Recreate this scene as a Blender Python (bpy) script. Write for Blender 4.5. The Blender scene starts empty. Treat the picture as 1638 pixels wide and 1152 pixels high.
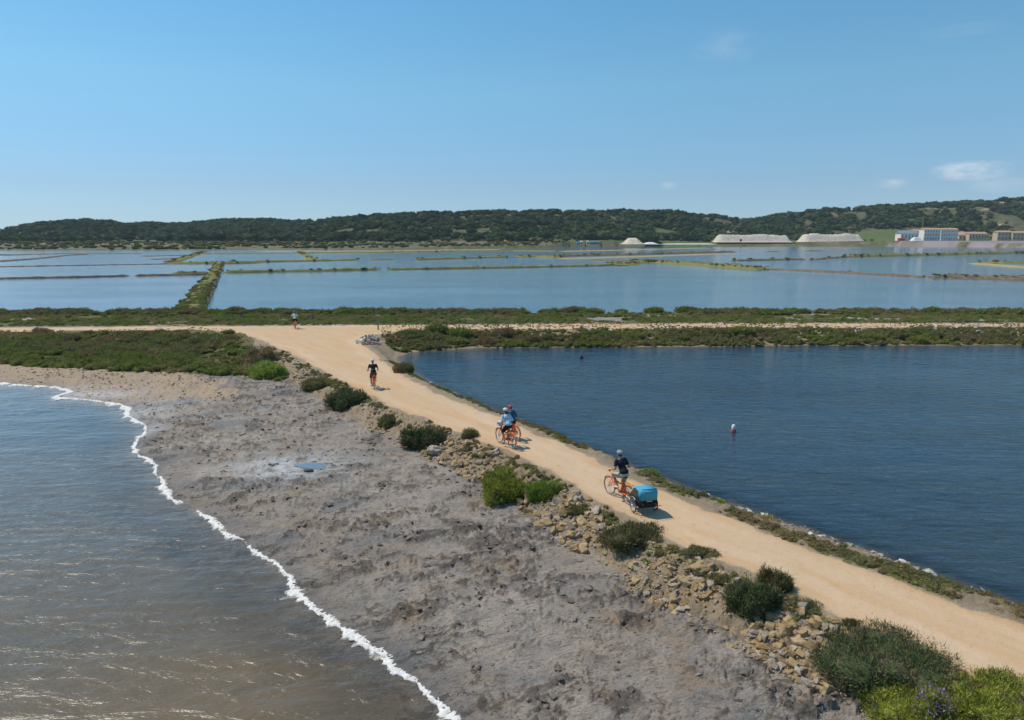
import bpy, bmesh, math, random
import numpy as np
from mathutils import Vector, Matrix
random.seed(7); rng = np.random.default_rng(11)
D = bpy.data; SC = bpy.context.scene; COL = SC.collection
R = math.radians

# ------------------------------------------------------------------ camera, sky, sun, exposure
F, CX, CY, HZ, CAMH = 1100.0, 819.0, 576.0, 383.0, 10.0
PITCH = math.atan((CY - HZ) / F)
cam = D.objects.new('camera', D.cameras.new('camera')); COL.objects.link(cam); SC.camera = cam
cam.data.sensor_width = 36; cam.data.lens = F / 1638 * 36
cam.data.clip_start = .1; cam.data.clip_end = 12000
cam.location = (0, 0, CAMH); cam.rotation_euler = (R(90) - PITCH, 0, 0)

SUN_EL, SUN_AZ = R(57), R(-66)          # azimuth measured from +Y towards +X
w = D.worlds.new('World'); SC.world = w; w.use_nodes = True
N, L = w.node_tree.nodes, w.node_tree.links; N.clear()
sky = N.new('ShaderNodeTexSky'); sky.sky_type = 'NISHITA'; sky.sun_disc = False
sky.sun_elevation = SUN_EL; sky.sun_rotation = SUN_AZ
sky.air_density = 1.0; sky.dust_density = 0.1; sky.ozone_density = 6.0; sky.altitude = 0
bg = N.new('ShaderNodeBackground'); bg.inputs[1].default_value = 0.15
wo = N.new('ShaderNodeOutputWorld')
tc = N.new('ShaderNodeTexCoord'); sep = N.new('ShaderNodeSeparateXYZ'); L.new(tc.outputs['Generated'], sep.inputs[0])
def wmath(op, a, b=None, c=None):
    n = N.new('ShaderNodeMath'); n.operation = op
    for i, v in enumerate((a, b, c)):
        if v is None: continue
        if isinstance(v, (int, float)): n.inputs[i].default_value = v
        else: L.new(v, n.inputs[i])
    return n.outputs[0]
az = wmath('ARCTAN2', sep.outputs[0], sep.outputs[1]); el = wmath('ARCSINE', sep.outputs[2])
comb = N.new('ShaderNodeCombineXYZ'); L.new(az, comb.inputs[0]); L.new(el, comb.inputs[1])
mp = N.new('ShaderNodeMapping'); mp.inputs['Scale'].default_value = (1, 2.6, 1); L.new(comb.outputs[0], mp.inputs[0])
nz = N.new('ShaderNodeTexNoise'); nz.inputs['Scale'].default_value = 26; nz.inputs['Detail'].default_value = 9; nz.inputs['Roughness'].default_value = .62
L.new(mp.outputs[0], nz.inputs[0])
def blob(a0, e0, ra, re):
    q = wmath('ADD', wmath('POWER', wmath('DIVIDE', wmath('SUBTRACT', az, a0), ra), 2), wmath('POWER', wmath('DIVIDE', wmath('SUBTRACT', el, e0), re), 2))
    return wmath('SUBTRACT', 1, q)
def pxdir(px, py):
    u = (px - CX) / F; v = (CY - py) / F
    d = Vector((u, math.cos(PITCH) + v * math.sin(PITCH), -math.sin(PITCH) + v * math.cos(PITCH))).normalized()
    return math.atan2(d.x, d.y), math.asin(d.z)
cl = None
for (px, py, rx, ry, s) in ((1553, 272, 62, 15, 1.0), (1425, 295, 32, 9, .6), (1070, 297, 22, 7, .3), (1160, 74, 75, 26, .16), (1600, 295, 60, 12, .3), (1540, 48, 70, 10, .1)):
    a0, e0 = pxdir(px, py)
    b = wmath('MULTIPLY', wmath('MAXIMUM', blob(a0, e0, rx / F * .8, ry / F), 0), s)
    cl = b if cl is None else wmath('ADD', cl, b)
cm = wmath('MULTIPLY', cl, wmath('MULTIPLY', wmath('SUBTRACT', nz.outputs[0], .36), 4.2)); cm = wmath('MINIMUM', wmath('MAXIMUM', cm, 0), .85)
hs = N.new('ShaderNodeHueSaturation'); hs.inputs['Saturation'].default_value = 1.0; L.new(sky.outputs[0], hs.inputs['Color'])
tint = N.new('ShaderNodeMix'); tint.data_type = 'RGBA'; tint.blend_type = 'MULTIPLY'; tint.inputs[0].default_value = 1
L.new(hs.outputs[0], tint.inputs[6])
rp = N.new('ShaderNodeValToRGB'); L.new(wmath('DIVIDE', el, .4), rp.inputs[0]); L.new(rp.outputs[0], tint.inputs[7])
for i, (q_, c_) in enumerate([(0, (.64, .87, 1.22)), (.17, (.77, .89, 1.03)), (.5, (1.02, 1.31, 1.20)), (.85, (.92, 1.44, 1.36))]):
    e_ = rp.color_ramp.elements[i] if i < 2 else rp.color_ramp.elements.new(q_)
    e_.position = q_; e_.color = (*[v / 1.5 for v in c_], 1)
mx = N.new('ShaderNodeMix'); mx.data_type = 'RGBA'; L.new(cm, mx.inputs[0]); L.new(tint.outputs[2], mx.inputs[6]); mx.inputs[7].default_value = (3.9, 4.6, 5.3, 1)
L.new(mx.outputs[2], bg.inputs[0]); L.new(bg.outputs[0], wo.inputs[0])

sl = D.lights.new('sun', 'SUN'); sl.energy = 3.6; sl.angle = R(.53); sl.color = (1, .925, .80)
so = D.objects.new('sun', sl); COL.objects.link(so)
sd = Vector((math.sin(SUN_AZ) * math.cos(SUN_EL), math.cos(SUN_AZ) * math.cos(SUN_EL), math.sin(SUN_EL)))
so.rotation_euler = sd.to_track_quat('Z', 'Y').to_euler(); so.location = (0, 0, 60)
vs = SC.view_settings; vs.view_transform = 'Standard'; vs.look = 'None'; vs.exposure = 0.0; vs.gamma = 1; vs.use_curve_mapping = False
SC.cycles.use_denoising = True; SC.cycles.volume_bounces = 1; SC.cycles.max_bounces = 8; SC.cycles.transparent_max_bounces = 12
SC.cycles.caustics_reflective = False; SC.cycles.caustics_refractive = False

# ------------------------------------------------------------------ helpers
def at(px, py, z=0.0):
    u = (px - CX) / F; v = (CY - py) / F
    dx, dy, dz = u, math.cos(PITCH) + v * math.sin(PITCH), -math.sin(PITCH) + v * math.cos(PITCH)
    t = (z - CAMH) / dz
    return (dx * t, dy * t)
def ats(pts, z=0.0): return np.array([at(x, y, z) for x, y in pts])
def sm(a, b, x):
    t = np.clip((x - a) / (b - a), 0, 1); return t * t * (3 - 2 * t)
def _h(ix, iy, seed):
    n = (ix.astype(np.int64) * 374761393 + iy.astype(np.int64) * 668265263 + seed * 1274126177) & 0xffffffff
    n = ((n ^ (n >> 13)) * 1274126177) & 0xffffffff
    n = n ^ (n >> 16)
    return (n & 0xffff) / 65535.0
def vn(x, y, seed=0):
    x = np.asarray(x, float); y = np.asarray(y, float)
    ix = np.floor(x); iy = np.floor(y); fx = x - ix; fy = y - iy
    fx = fx * fx * fx * (fx * (fx * 6 - 15) + 10); fy = fy * fy * fy * (fy * (fy * 6 - 15) + 10)
    a = _h(ix, iy, seed); b = _h(ix + 1, iy, seed); c = _h(ix, iy + 1, seed); d = _h(ix + 1, iy + 1, seed)
    return (a * (1 - fx) + b * fx) * (1 - fy) + (c * (1 - fx) + d * fx) * fy
def fbm(x, y, o=4, seed=0, g=.5):
    s = 0; a = 1; t = 0; c, sn = math.cos(.6), math.sin(.6)
    for i in range(o):
        s = s + a * vn(x, y, seed + i * 17); t += a; a *= g
        x, y = (x * c - y * sn) * 2.03 + 13.1, (x * sn + y * c) * 2.03 + 7.7
    return s / t
def sdist(X, Y, P):
    """distance to polygon P, negative inside"""
    X = np.asarray(X, float).ravel(); Y = np.asarray(Y, float).ravel()
    best = np.full(X.shape, 1e18); ins = np.zeros(X.shape, bool); n = len(P)
    for i in range(n):
        ax, ay = P[i]; bx, by = P[(i + 1) % n]; ex, ey = bx - ax, by - ay
        t = np.clip(((X - ax) * ex + (Y - ay) * ey) / (ex * ex + ey * ey + 1e-12), 0, 1)
        best = np.minimum(best, (X - ax - t * ex) ** 2 + (Y - ay - t * ey) ** 2)
        if ay != by:
            c = ((ay > Y) != (by > Y)) & (X < (bx - ax) * (Y - ay) / (by - ay) + ax); ins ^= c
    d = np.sqrt(best); return np.where(ins, -d, d)
def pdist(X, Y, P):
    """distance to open polyline"""
    X = np.asarray(X, float).ravel(); Y = np.asarray(Y, float).ravel(); best = np.full(X.shape, 1e18)
    for i in range(len(P) - 1):
        ax, ay = P[i]; bx, by = P[i + 1]; ex, ey = bx - ax, by - ay
        t = np.clip(((X - ax) * ex + (Y - ay) * ey) / (ex * ex + ey * ey + 1e-12), 0, 1)
        best = np.minimum(best, (X - ax - t * ex) ** 2 + (Y - ay - t * ey) ** 2)
    return np.sqrt(best)

def mesh_np(name, V, Fc, mats=(), smooth=False, attrs=None, matidx=None):
    V = np.asarray(V, np.float32); Fc = np.asarray(Fc, np.int32); k = Fc.shape[1]
    me = D.meshes.new(name); me.vertices.add(len(V)); me.vertices.foreach_set('co', V.ravel())
    me.loops.add(Fc.size); me.loops.foreach_set('vertex_index', Fc.ravel())
    me.polygons.add(len(Fc)); me.polygons.foreach_set('loop_start', np.arange(0, Fc.size, k, dtype=np.int32))
    try: me.polygons.foreach_set('loop_total', np.full(len(Fc), k, np.int32))
    except Exception: pass
    if matidx is not None: me.polygons.foreach_set('material_index', np.asarray(matidx, np.int32))
    me.polygons.foreach_set('use_smooth', np.full(len(Fc), smooth))
    for m in mats: me.materials.append(m)
    me.update(calc_edges=True)
    for nm, arr in (attrs or {}).items():
        arr = np.asarray(arr, np.float32)
        if arr.ndim == 2:
            at_ = me.color_attributes.new(nm, 'FLOAT_COLOR', 'POINT'); at_.data.foreach_set('color', arr.ravel())
        else:
            at_ = me.attributes.new(nm, 'FLOAT', 'POINT'); at_.data.foreach_set('value', arr)
    return me
def link(name, me, parent=None, **props):
    o = D.objects.new(name, me); COL.objects.link(o)
    if parent: o.parent = parent
    for k, v in props.items():
        if v is not None: o[k] = v
    return o
def empty(name, loc, rz=0, label=None, category=None, group=None):
    o = D.objects.new(name, None); COL.objects.link(o); o.location = loc; o.rotation_euler = (0, 0, rz); o.empty_display_size = .2
    o['label'] = label; o['category'] = category
    if group: o['group'] = group
    return o
def copy_tree(o, parent=None):
    c = o.copy(); COL.objects.link(c); c.parent = parent
    for ch in list(o.children): copy_tree(ch, c)
    return c

# materials
class NT:
    def __init__(s, name):
        s.m = D.materials.new(name); s.m.use_nodes = True; s.t = s.m.node_tree; s.t.nodes.clear()
        s.out = s.t.nodes.new('ShaderNodeOutputMaterial')
    def n(s, typ, **kw):
        nd = s.t.nodes.new(typ)
        for k, v in kw.items():
            if k == 'ins':
                for kk, vv in v.items():
                    if isinstance(vv, bpy.types.NodeSocket): s.t.links.new(vv, nd.inputs[kk])
                    else: nd.inputs[kk].default_value = vv
            else: setattr(nd, k, v)
        return nd
    def math(s, op, a, b=0.0, clamp=False):
        return s.n('ShaderNodeMath', operation=op, use_clamp=clamp, ins={0: a, 1: b}).outputs[0]
    def mix(s, f, a, b, blend='MIX'):
        a = (*a, 1) if isinstance(a, tuple) and len(a) == 3 else a; b = (*b, 1) if isinstance(b, tuple) and len(b) == 3 else b
        return s.n('ShaderNodeMix', data_type='RGBA', blend_type=blend, ins={0: f, 6: a, 7: b}).outputs[2]
    def noise(s, scale, detail=4, rough=.55, vec=None, dist=0.0, out=0):
        i = {'Scale': scale, 'Detail': detail, 'Roughness': rough, 'Distortion': dist}
        if vec is not None: i['Vector'] = vec
        return s.n('ShaderNodeTexNoise', ins=i).outputs[out]
    def rng(s, v, a, b, c=0.0, d=1.0):
        return s.n('ShaderNodeMapRange', ins={0: v, 1: a, 2: b, 3: c, 4: d}).outputs[0]
    def pos(s): return s.n('ShaderNodeNewGeometry').outputs['Position']
    def scaled(s, sc, rot=(0, 0, 0)):
        return s.n('ShaderNodeMapping', ins={0: s.pos(), 2: rot, 3: sc}).outputs[0]
    def attr(s, nm): return s.n('ShaderNodeAttribute', attribute_name=nm)
    def surf(s, sock): s.t.links.new(sock, s.out.inputs[0]); return s.m

def plain(name, col, rough=.6, metal=0.0, var=.12, scale=8.0, bump=0.0, spec=.3):
    t = NT(name); tcn = t.n('ShaderNodeTexCoord').outputs['Object']
    n = t.noise(scale, 5, .6, tcn)
    c = t.mix(t.rng(n, .3, .7), tuple(v * (1 - var) for v in col), tuple(min(1, v * (1 + var)) for v in col))
    i = {'Base Color': c, 'Roughness': rough, 'Metallic': metal, 'Specular IOR Level': spec}
    if bump: i['Normal'] = t.n('ShaderNodeBump', ins={'Strength': bump, 'Distance': .02, 'Height': n}).outputs[0]
    return t.surf(t.n('ShaderNodeBsdfPrincipled', ins=i).outputs[0])
def foliage(name, c1, c2, c3=None, trans=.25, rw=.25, c3s=.35):
    t = NT(name); tn = t.attr('tint').outputs['Fac']; oi = t.n('ShaderNodeObjectInfo').outputs['Random']
    v = t.math('ADD', t.math('MULTIPLY', tn, 1 - rw), t.math('MULTIPLY', oi, rw))
    c = t.mix(t.rng(v, .15, .85), c1, c2)
    if c3: c = t.mix(t.rng(t.noise(c3s, 3, .5, t.pos()), .5, .66), c, c3)
    d = t.n('ShaderNodeBsdfDiffuse', ins={0: c}).outputs[0]; tr = t.n('ShaderNodeBsdfTranslucent', ins={0: c}).outputs[0]
    return t.surf(t.n('ShaderNodeMixShader', ins={0: trans, 1: d, 2: tr}).outputs[0])

# ------------------------------------------------------------------ layout of the near ground (metres, from the plan)
LAG = ats([(-900, 606), (-300, 608), (0, 613), (50, 618), (85, 619), (115, 627), (84, 636), (150, 641), (190, 647), (208, 655), (205, 668), (232, 682), (232, 695), (219, 704),
           (217, 722), (228, 733), (246, 742), (252, 760), (262, 770), (268, 793), (280, 803), (300, 806), (318, 820), (345, 835), (360, 848), (385, 866), (410, 882),
           (440, 905), (462, 922), (482, 950), (500, 968), (530, 990), (555, 1015), (590, 1035), (620, 1055), (650, 1085), (680, 1102), (700, 1122), (725, 1145),
           (760, 1190), (850, 1320), (1000, 1700)])
LAG = np.vstack([LAG, [(4, -60), (-700, -60), (-700, LAG[0][1])]])
PND = ats([(3200, 549), (2100, 551), (1638, 552.5), (1300, 553.5), (1000, 556), (800, 557), (700, 560), (655, 565), (632, 573), (645, 588), (690, 615), (745, 640), (800, 663), (830, 678), (880, 698),
           (940, 720), (1000, 746), (1060, 768), (1100, 783), (1200, 818), (1280, 846), (1340, 866), (1400, 888), (1500, 923), (1560, 945), (1638, 975), (1800, 1040), (2200, 1230), (2600, 1450)])
PND = np.vstack([PND, [(60, -60), (700, -60), (700, PND[0][1])]])
ROAD = ats([(2600, 1800), (2000, 1330), (1800, 1210), (1638, 1122), (1540, 1066), (1450, 1030), (1380, 1000), (1300, 963), (1240, 938), (1180, 908), (1090, 872), (1000, 823), (940, 787), (900, 765), (850, 738), (800, 716), (730, 690),
            (680, 668), (620, 648), (580, 626), (540, 605), (500, 585), (460, 562), (420, 546), (385, 532), (300, 527), (0, 531), (-900, 536),
            (-900, 526), (0, 524), (200, 523), (390, 522), (600, 520.5), (900, 518.5), (1200, 518), (1638, 517), (3200, 514),
            (3200, 523), (1638, 522.6), (1200, 524.4), (900, 526), (720, 526), (640, 530), (590, 537), (575, 545), (590, 560), (608, 575), (640, 597), (690, 625), (740, 645), (800, 669), (840, 686), (900, 711),
            (950, 734), (1000, 760), (1060, 787), (1130, 820), (1220, 853), (1280, 877), (1360, 903), (1440, 930), (1520, 959), (1600, 985), (1638, 999), (1800, 1068), (2100, 1215), (2700, 1560)], 1.0)
SCRUB_L = ats([(-900, 537), (130, 535), (300, 529), (380, 534), (408, 550), (398, 572), (440, 588), (462, 600), (440, 606), (400, 594), (350, 594), (300, 592), (230, 588), (150, 583), (60, 580), (0, 576), (-900, 570)], .6)
SAND = ats([(-900, 570), (0, 572), (230, 584), (300, 592), (330, 600), (370, 628), (350, 642), (250, 640), (210, 640), (190, 652), (60, 640), (-900, 612)], .2)
ROADC = np.array([(40, -30), (16, 8.0), (10.5, 15), (6, 21.0), (2.4, 26.5), (-3.5, 34.5), (-8.5, 42.5), (-12.5, 48.5), (-14, 60), (-14, 71)])
PANY = 90.0
def side_right(X, Y):
    xc = np.interp(Y, ROADC[:, 1], ROADC[:, 0]); return X > xc
def ymid(X): return 71.0 + .01 * X
BUMPS = [(*at(490, 745, .3), 1.5, 1.5)]
def fields(X, Y):
    X = np.asarray(X, float).ravel(); Y = np.asarray(Y, float).ravel()
    j = (fbm(X * 1.3, Y * 1.3, 4, 3) - .5)
    dl = sdist(X, Y, LAG) + j * .3; dp = sdist(X, Y, PND) + j * .45; dr = sdist(X, Y, ROAD) + (fbm(X * .9, Y * .9, 3, 9) - .5) * .7
    return X, Y, dl, dp, dr
CL = {}
def height(X, Y, f=None):
    X, Y, dl, dp, dr = f or fields(X, Y)
    north = Y > ymid(X); right = side_right(X, Y) & ~north
    fine = fbm(X * 3.1, Y * 3.1, 4, 21) - .5
    # left: mud flat, then bank up to the track
    zm = .03 + .34 * (1 - np.exp(-np.maximum(dl, 0) / 5.0))
    patch = sm(.42, .62, fbm(X * .33 + 4, Y * .33, 4, 31))
    n1 = fbm(X * 2.1, Y * 2.6, 5, 41, .62)
    cl_ = sm(.5, .72, n1)
    n2 = 1 - np.abs(fbm(X * 1.2, Y * 1.7, 4, 51) * 2 - 1)
    rid = sm(.86, .99, n2)
    land = sm(0.2, 1.6, dl)
    wx, wy = X + (fbm(X * .9, Y * .9, 3, 101) - .5) * 1.6, Y + (fbm(X * .9 + 9, Y * .9, 3, 102) - .5) * 1.6
    ca, sa = math.cos(.35), math.sin(.35); ua, va = wx * ca + wy * sa, -wx * sa + wy * ca
    zone = sm(.40, .60, fbm(X * .28 + 2, Y * .24, 4, 103))
    e1 = fbm(ua * .85, va * 2.0, 5, 104, .6); s1 = sm(.57, .60, e1 + (fbm(X * 8, Y * 9, 3, 116) - .5) * .07) * zone
    e2 = fbm(ua * 2.6, va * 5.0, 4, 105, .6); s2 = sm(.56, .62, e2) * sm(.42, .58, fbm(X * .6, Y * .6, 3, 106))
    crk = sm(.93, .995, 1 - np.abs(fbm(ua * .8, va * 1.5, 4, 107) * 2 - 1)) * sm(.45, .6, fbm(X * .4, Y * .4, 3, 108))
    mudn = s1 * (.03 + .12 * fbm(X * 6, Y * 6, 3, 109)) + s2 * (.015 + .08 * fbm(X * 11, Y * 11, 2, 110)) + sm(.60, .66, fbm(ua * 6, va * 11, 3, 113, .6)) * .045 * (.3 + .7 * sm(.4, .55, fbm(X * .5, Y * .5, 3, 114))) - crk * .09 + (fine * .07) * (.3 + .7 * patch) + sm(.6, .7, e1) * zone * (fbm(X * 14, Y * 14, 2, 111) - .4) * .10
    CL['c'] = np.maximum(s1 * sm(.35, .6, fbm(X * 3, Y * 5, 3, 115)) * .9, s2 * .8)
    pud = np.exp(-(((X - BUMPS[0][0]) / 1.7) ** 2 + ((Y - BUMPS[0][1]) / 1.6) ** 2) ** 2)
    mudn = mudn * land * (1 - pud) * sm(60, 48, Y)
    bw = np.where(Y > 48, 2.0 + (Y - 48) * .42, 1.9)
    t = np.clip(dr / bw, 0, 1.25)
    bank = np.clip(1 - t, 0, 1); bank = bank ** .8 * (1.15 - .15 * bank)
    zl = zm + (1 - zm) * np.minimum(bank, 1) + mudn * sm(.15, -.02, bank) + sm(0, .15, bank) * sm(1, .75, bank) * (fine * .35 + (fbm(X * 6, Y * 6, 3, 61) - .5) * .18)
    zl = np.where(dl < 0, np.maximum(dl * .10 + fine * .06, -1.0), zl)
    # right: short bank down to the pond
    tt = np.clip(dr, 0, None) / (np.clip(dr, 0, None) + np.maximum(dp, 1e-3))
    zr = 1 - sm(.15, 1.0, tt) + fine * .25 * sm(.0, .3, tt) * sm(1, .8, tt)
    zr = np.where(dp < 0, np.maximum(dp * .30 + fine * .1, -1.0), np.maximum(zr, .02))
    # north verge
    dn = PANY - Y + (fbm(X * .25, Y * .25, 3, 71) - .5) * 2.5
    zn = 1.0 - .25 * sm(0, 6, dr) + fine * .15 * sm(0, 1, dr); zn = np.where(dn < 3, np.maximum(-.8, zn * sm(-1.2, 3, dn) - .25 * sm(0, -1.5, dn)), zn)
    z = np.where(north, zn, np.where(right, zr, zl))
    rd = sm(.1, -.35, dr)
    rut = (fbm(X * .8, Y * .8, 3, 81) - .5) * .05 + (fbm(X * 6, Y * 6, 2, 83) - .5) * .012
    z = z * (1 - rd) + (1.0 + rut) * rd
    return z

def fan(step_x, step_y, x0=-620, x1=2260, y0=1650, y1=498.5):
    us = np.arange(x0, x1, step_x); vs_ = np.arange(y0, y1, -step_y)
    U, V = np.meshgrid(us, vs_); u = (U - CX) / F; v = (CY - V) / F
    dy = math.cos(PITCH) + v * math.sin(PITCH); dz = -math.sin(PITCH) + v * math.cos(PITCH)
    t = (.4 - CAMH) / dz
    X = (u * t); Y = (dy * t); n, m = U.shape
    i = np.arange(n * m).reshape(n, m)
    q = np.stack([i[:-1, :-1], i[:-1, 1:], i[1:, 1:], i[1:, :-1]], -1).reshape(-1, 4)
    return X.ravel(), Y.ravel(), q
def compact(V, q, attrs):
    used = np.unique(q); mp_ = np.full(len(V), -1); mp_[used] = np.arange(len(used))
    return V[used], mp_[q], {k: a[used] for k, a in attrs.items()}

X, Y, q = fan(2.5, 2.3)
f = fields(X, Y); _, _, dl, dp, dr = f
Z = height(X, Y, f); clod_main = CL['c']
north = Y > ymid(X); right = side_right(X, Y) & ~north; left = ~north & ~right
dsl = sdist(X, Y, SCRUB_L); dsa = sdist(X, Y, SAND) + (fbm(X * .6, Y * .6, 3, 5) - .5) * 3
road = sm(.25, -.25, dr)
bwid = np.where(Y > 48, 2.0 + (Y - 48) * .42, 1.9)
bank = np.where(left, sm(bwid + .4, bwid - .5, dr) * (1 - road), np.where(right, 1 - road, 0))
sand = sm(.8, -.8, dsa) * left
veg = sm(.6, -.6, dsl) * left
veg = np.maximum(veg, np.where(north & (dr > .2), sm(.35, .5, fbm(X * .22, Y * .3, 3, 91)) * sm(.1, .8, dr), 0))
veg = np.maximum(veg, np.where(right & (Y > 62) & (dr > 0), .45, 0))
wet = np.clip(np.where(left, sm(1.6, 0, dl), 0) + np.where(right, sm(.35, 0, dp), 0), 0, 1)
fine_n = fbm(X * 2.1, Y * 2.6, 5, 41, .62)
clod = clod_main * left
salt = np.exp(-(((X - BUMPS[0][0] + .9) / 2.3) ** 2 + ((Y - BUMPS[0][1]) / 1.5) ** 2))
for (q1, q2, ra_, rb_, am_) in ((130, 633, 4.0, 1.1, .9), (60, 622, 5.0, .8, .7), (215, 662, 1.5, 1.6, .9), (235, 690, .7, 1.2, .9), (240, 650, 2.5, 1.5, .4)):
    sx_, sy_ = at(q1, q2, .05); salt = np.maximum(salt, am_ * np.exp(-((X - sx_) / ra_) ** 2 - ((Y - sy_) / rb_) ** 2))
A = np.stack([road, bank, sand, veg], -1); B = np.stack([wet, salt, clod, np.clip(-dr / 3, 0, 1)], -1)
drop = ((dp < -2.5) & right) | ((dl < -7) & left)
q = q[~drop[q].all(1)]
V, q, at_ = compact(np.stack([X, Y, Z], -1), q, {'A': A, 'B': B})

t = NT('ground_mix')
a = t.n('ShaderNodeSeparateColor', ins={0: t.attr('A').outputs['Color']}); av = t.attr('A').outputs['Alpha']; b = t.n('ShaderNodeSeparateColor', ins={0: t.attr('B').outputs['Color']})
p = t.pos()
big = t.noise(.22, 4, .6, p); mid = t.noise(1.1, 5, .62, p); fin = t.noise(9, 6, .7, p); vf = t.noise(34, 3, .6, p)
mud = t.mix(t.rng(big, .35, .65), (.365, .29, .23), (.52, .435, .36))
mud = t.mix(t.rng(mid, .42, .66, 0, .75), mud, (.255, .235, .215))
mud = t.mix(t.rng(t.noise(.5, 5, .65, p, .6), .54, .7, 0, .8), mud, (.42, .37, .325))
mud = t.mix(t.rng(t.noise(.8, 4, .6, t.scaled((1, 1, 1), (0, 0, 1))), .6, .72, 0, .6), mud, (.25, .175, .115))
anis = t.n('ShaderNodeMapping', ins={0: t.scaled((1, 1, 1), (0, 0, -.35)), 3: (.5, 1.2, 1)}).outputs[0]
cr1 = t.noise(3.2, 8, .72, anis, .8); cr2 = t.noise(14, 6, .75, anis, .5)
mud = t.mix(t.rng(cr1, .53, .66, 0, .75), mud, (.175, .135, .10)); mud = t.mix(t.rng(cr1, .44, .33, 0, .6), mud, (.46, .41, .36))
mud = t.mix(t.rng(t.noise(.45, 5, .6, anis, .5), .53, .62, 0, .6), mud, (.20, .215, .215))
mud = t.mix(t.math('MULTIPLY', t.rng(a.outputs[1], 0, .1, 1, 1), t.rng(t.noise(.6, 5, .65, t.scaled((1, 1, 1), (0, 0, 2))), .55, .68, 0, .7)), mud, (.36, .255, .155))
mud = t.mix(t.rng(cr2, .54, .66, 0, .9), mud, (.075, .058, .044)); mud = t.mix(t.rng(fin, .46, .3, 0, .4), mud, (.12, .095, .075))
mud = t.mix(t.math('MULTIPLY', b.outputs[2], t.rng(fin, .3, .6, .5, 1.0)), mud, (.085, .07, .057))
mud = t.mix(t.rng(vf, .62, .8, 0, .4), mud, (.45, .41, .37))
sandc = t.mix(t.rng(mid, .35, .65), (.50, .355, .225), (.40, .31, .235))
sandc = t.mix(t.rng(fin, .45, .3, 0, .4), sandc, (.25, .19, .14))
bankc = t.mix(t.rng(mid, .35, .65), (.40, .295, .185), (.31, .23, .15)); bankc = t.mix(t.rng(fin, .46, .66), bankc, (.45, .35, .235))
bankc = t.mix(t.rng(vf, .5, .3, 0, .5), bankc, (.17, .13, .09))
# the track: pale packed earth with redder bands of loose gravel along its length
al = t.n('ShaderNodeVectorMath', operation='DOT_PRODUCT', ins={0: p, 1: (-.105, .152, 0)}).outputs['Value']; ac = t.n('ShaderNodeVectorMath', operation='DOT_PRODUCT', ins={0: p, 1: (.82, .57, 0)}).outputs['Value']
rdv = t.n('ShaderNodeCombineXYZ', ins={0: al, 1: ac, 2: 0.0}).outputs[0]
st = t.noise(1.3, 5, .6, rdv, .3)
ba = t.math('ADD', t.math('MULTIPLY', t.attr('B').outputs['Alpha'], 3), t.math('MULTIPLY', t.math('SUBTRACT', t.noise(.5, 3, .5, p), .5), .7))
rut = t.math('MULTIPLY', t.rng(ba, .25, .55), t.rng(ba, 1.25, .95)); rut = t.math('MULTIPLY', rut, t.rng(t.noise(.7, 4, .6, rdv), .35, .55, .35, 1))
rc = t.mix(t.rng(st, .40, .60), (.61, .42, .255), (.595, .365, .185)); rc = t.mix(t.math('MULTIPLY', rut, .6), rc, (.66, .49, .335))
rc = t.mix(t.rng(t.noise(.25, 3, .6, p), .4, .65, 0, .6), rc, (.57, .405, .25))
rc = t.mix(t.rng(fin, .55, .8, 0, .5), rc, (.68, .52, .37)); rc = t.mix(t.rng(vf, .44, .25, 0, .6), rc, (.33, .22, .13))
rc = t.mix(t.rng(t.noise(3.0, 6, .75, p), .55, .72, 0, .55), rc, (.42, .27, .15))
vegc = t.mix(t.rng(t.noise(.7, 4, .6, p), .4, .6), (.105, .12, .035), (.17, .135, .07))
vegc = t.mix(t.rng(fin, .5, .7, 0, .5), vegc, (.24, .18, .11))
jit = t.math('MULTIPLY', t.math('SUBTRACT', mid, .5), .9)
def edge(v): return t.rng(t.math('ADD', v, jit), .38, .62)
c = t.mix(edge(a.outputs[2]), mud, sandc); c = t.mix(edge(a.outputs[1]), c, bankc); c = t.mix(edge(av), c, vegc); c = t.mix(edge(a.outputs[0]), c, rc)
c = t.mix(t.math('MULTIPLY', b.outputs[1], t.rng(t.noise(2.2, 5, .6, p), .36, .54)), c, (.62, .62, .62))
c = t.mix(t.math('MULTIPLY', b.outputs[0], .45), c, t.mix(1.0, c, (.5, .48, .46), 'MULTIPLY'))
hgt = t.math('ADD', t.math('ADD', t.math('MULTIPLY', fin, .6), t.math('MULTIPLY', vf, .25)), t.math('MULTIPLY', cr2, -.9))
rel = t.math('SUBTRACT', 1.0, t.math('MULTIPLY', a.outputs[0], .62))
bmp = t.n('ShaderNodeBump', ins={'Strength': rel, 'Distance': .09, 'Height': hgt}).outputs[0]
rgh = t.math('SUBTRACT', .95, t.math('MULTIPLY', b.outputs[0], .45))
M_ground = t.surf(t.n('ShaderNodeBsdfPrincipled', ins={'Base Color': c, 'Roughness': rgh, 'Normal': bmp, 'Specular IOR Level': .25}).outputs[0])
ground = link('shore_ground', mesh_np('shore_ground', V, q, [M_ground], True, at_), kind='structure')

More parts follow.
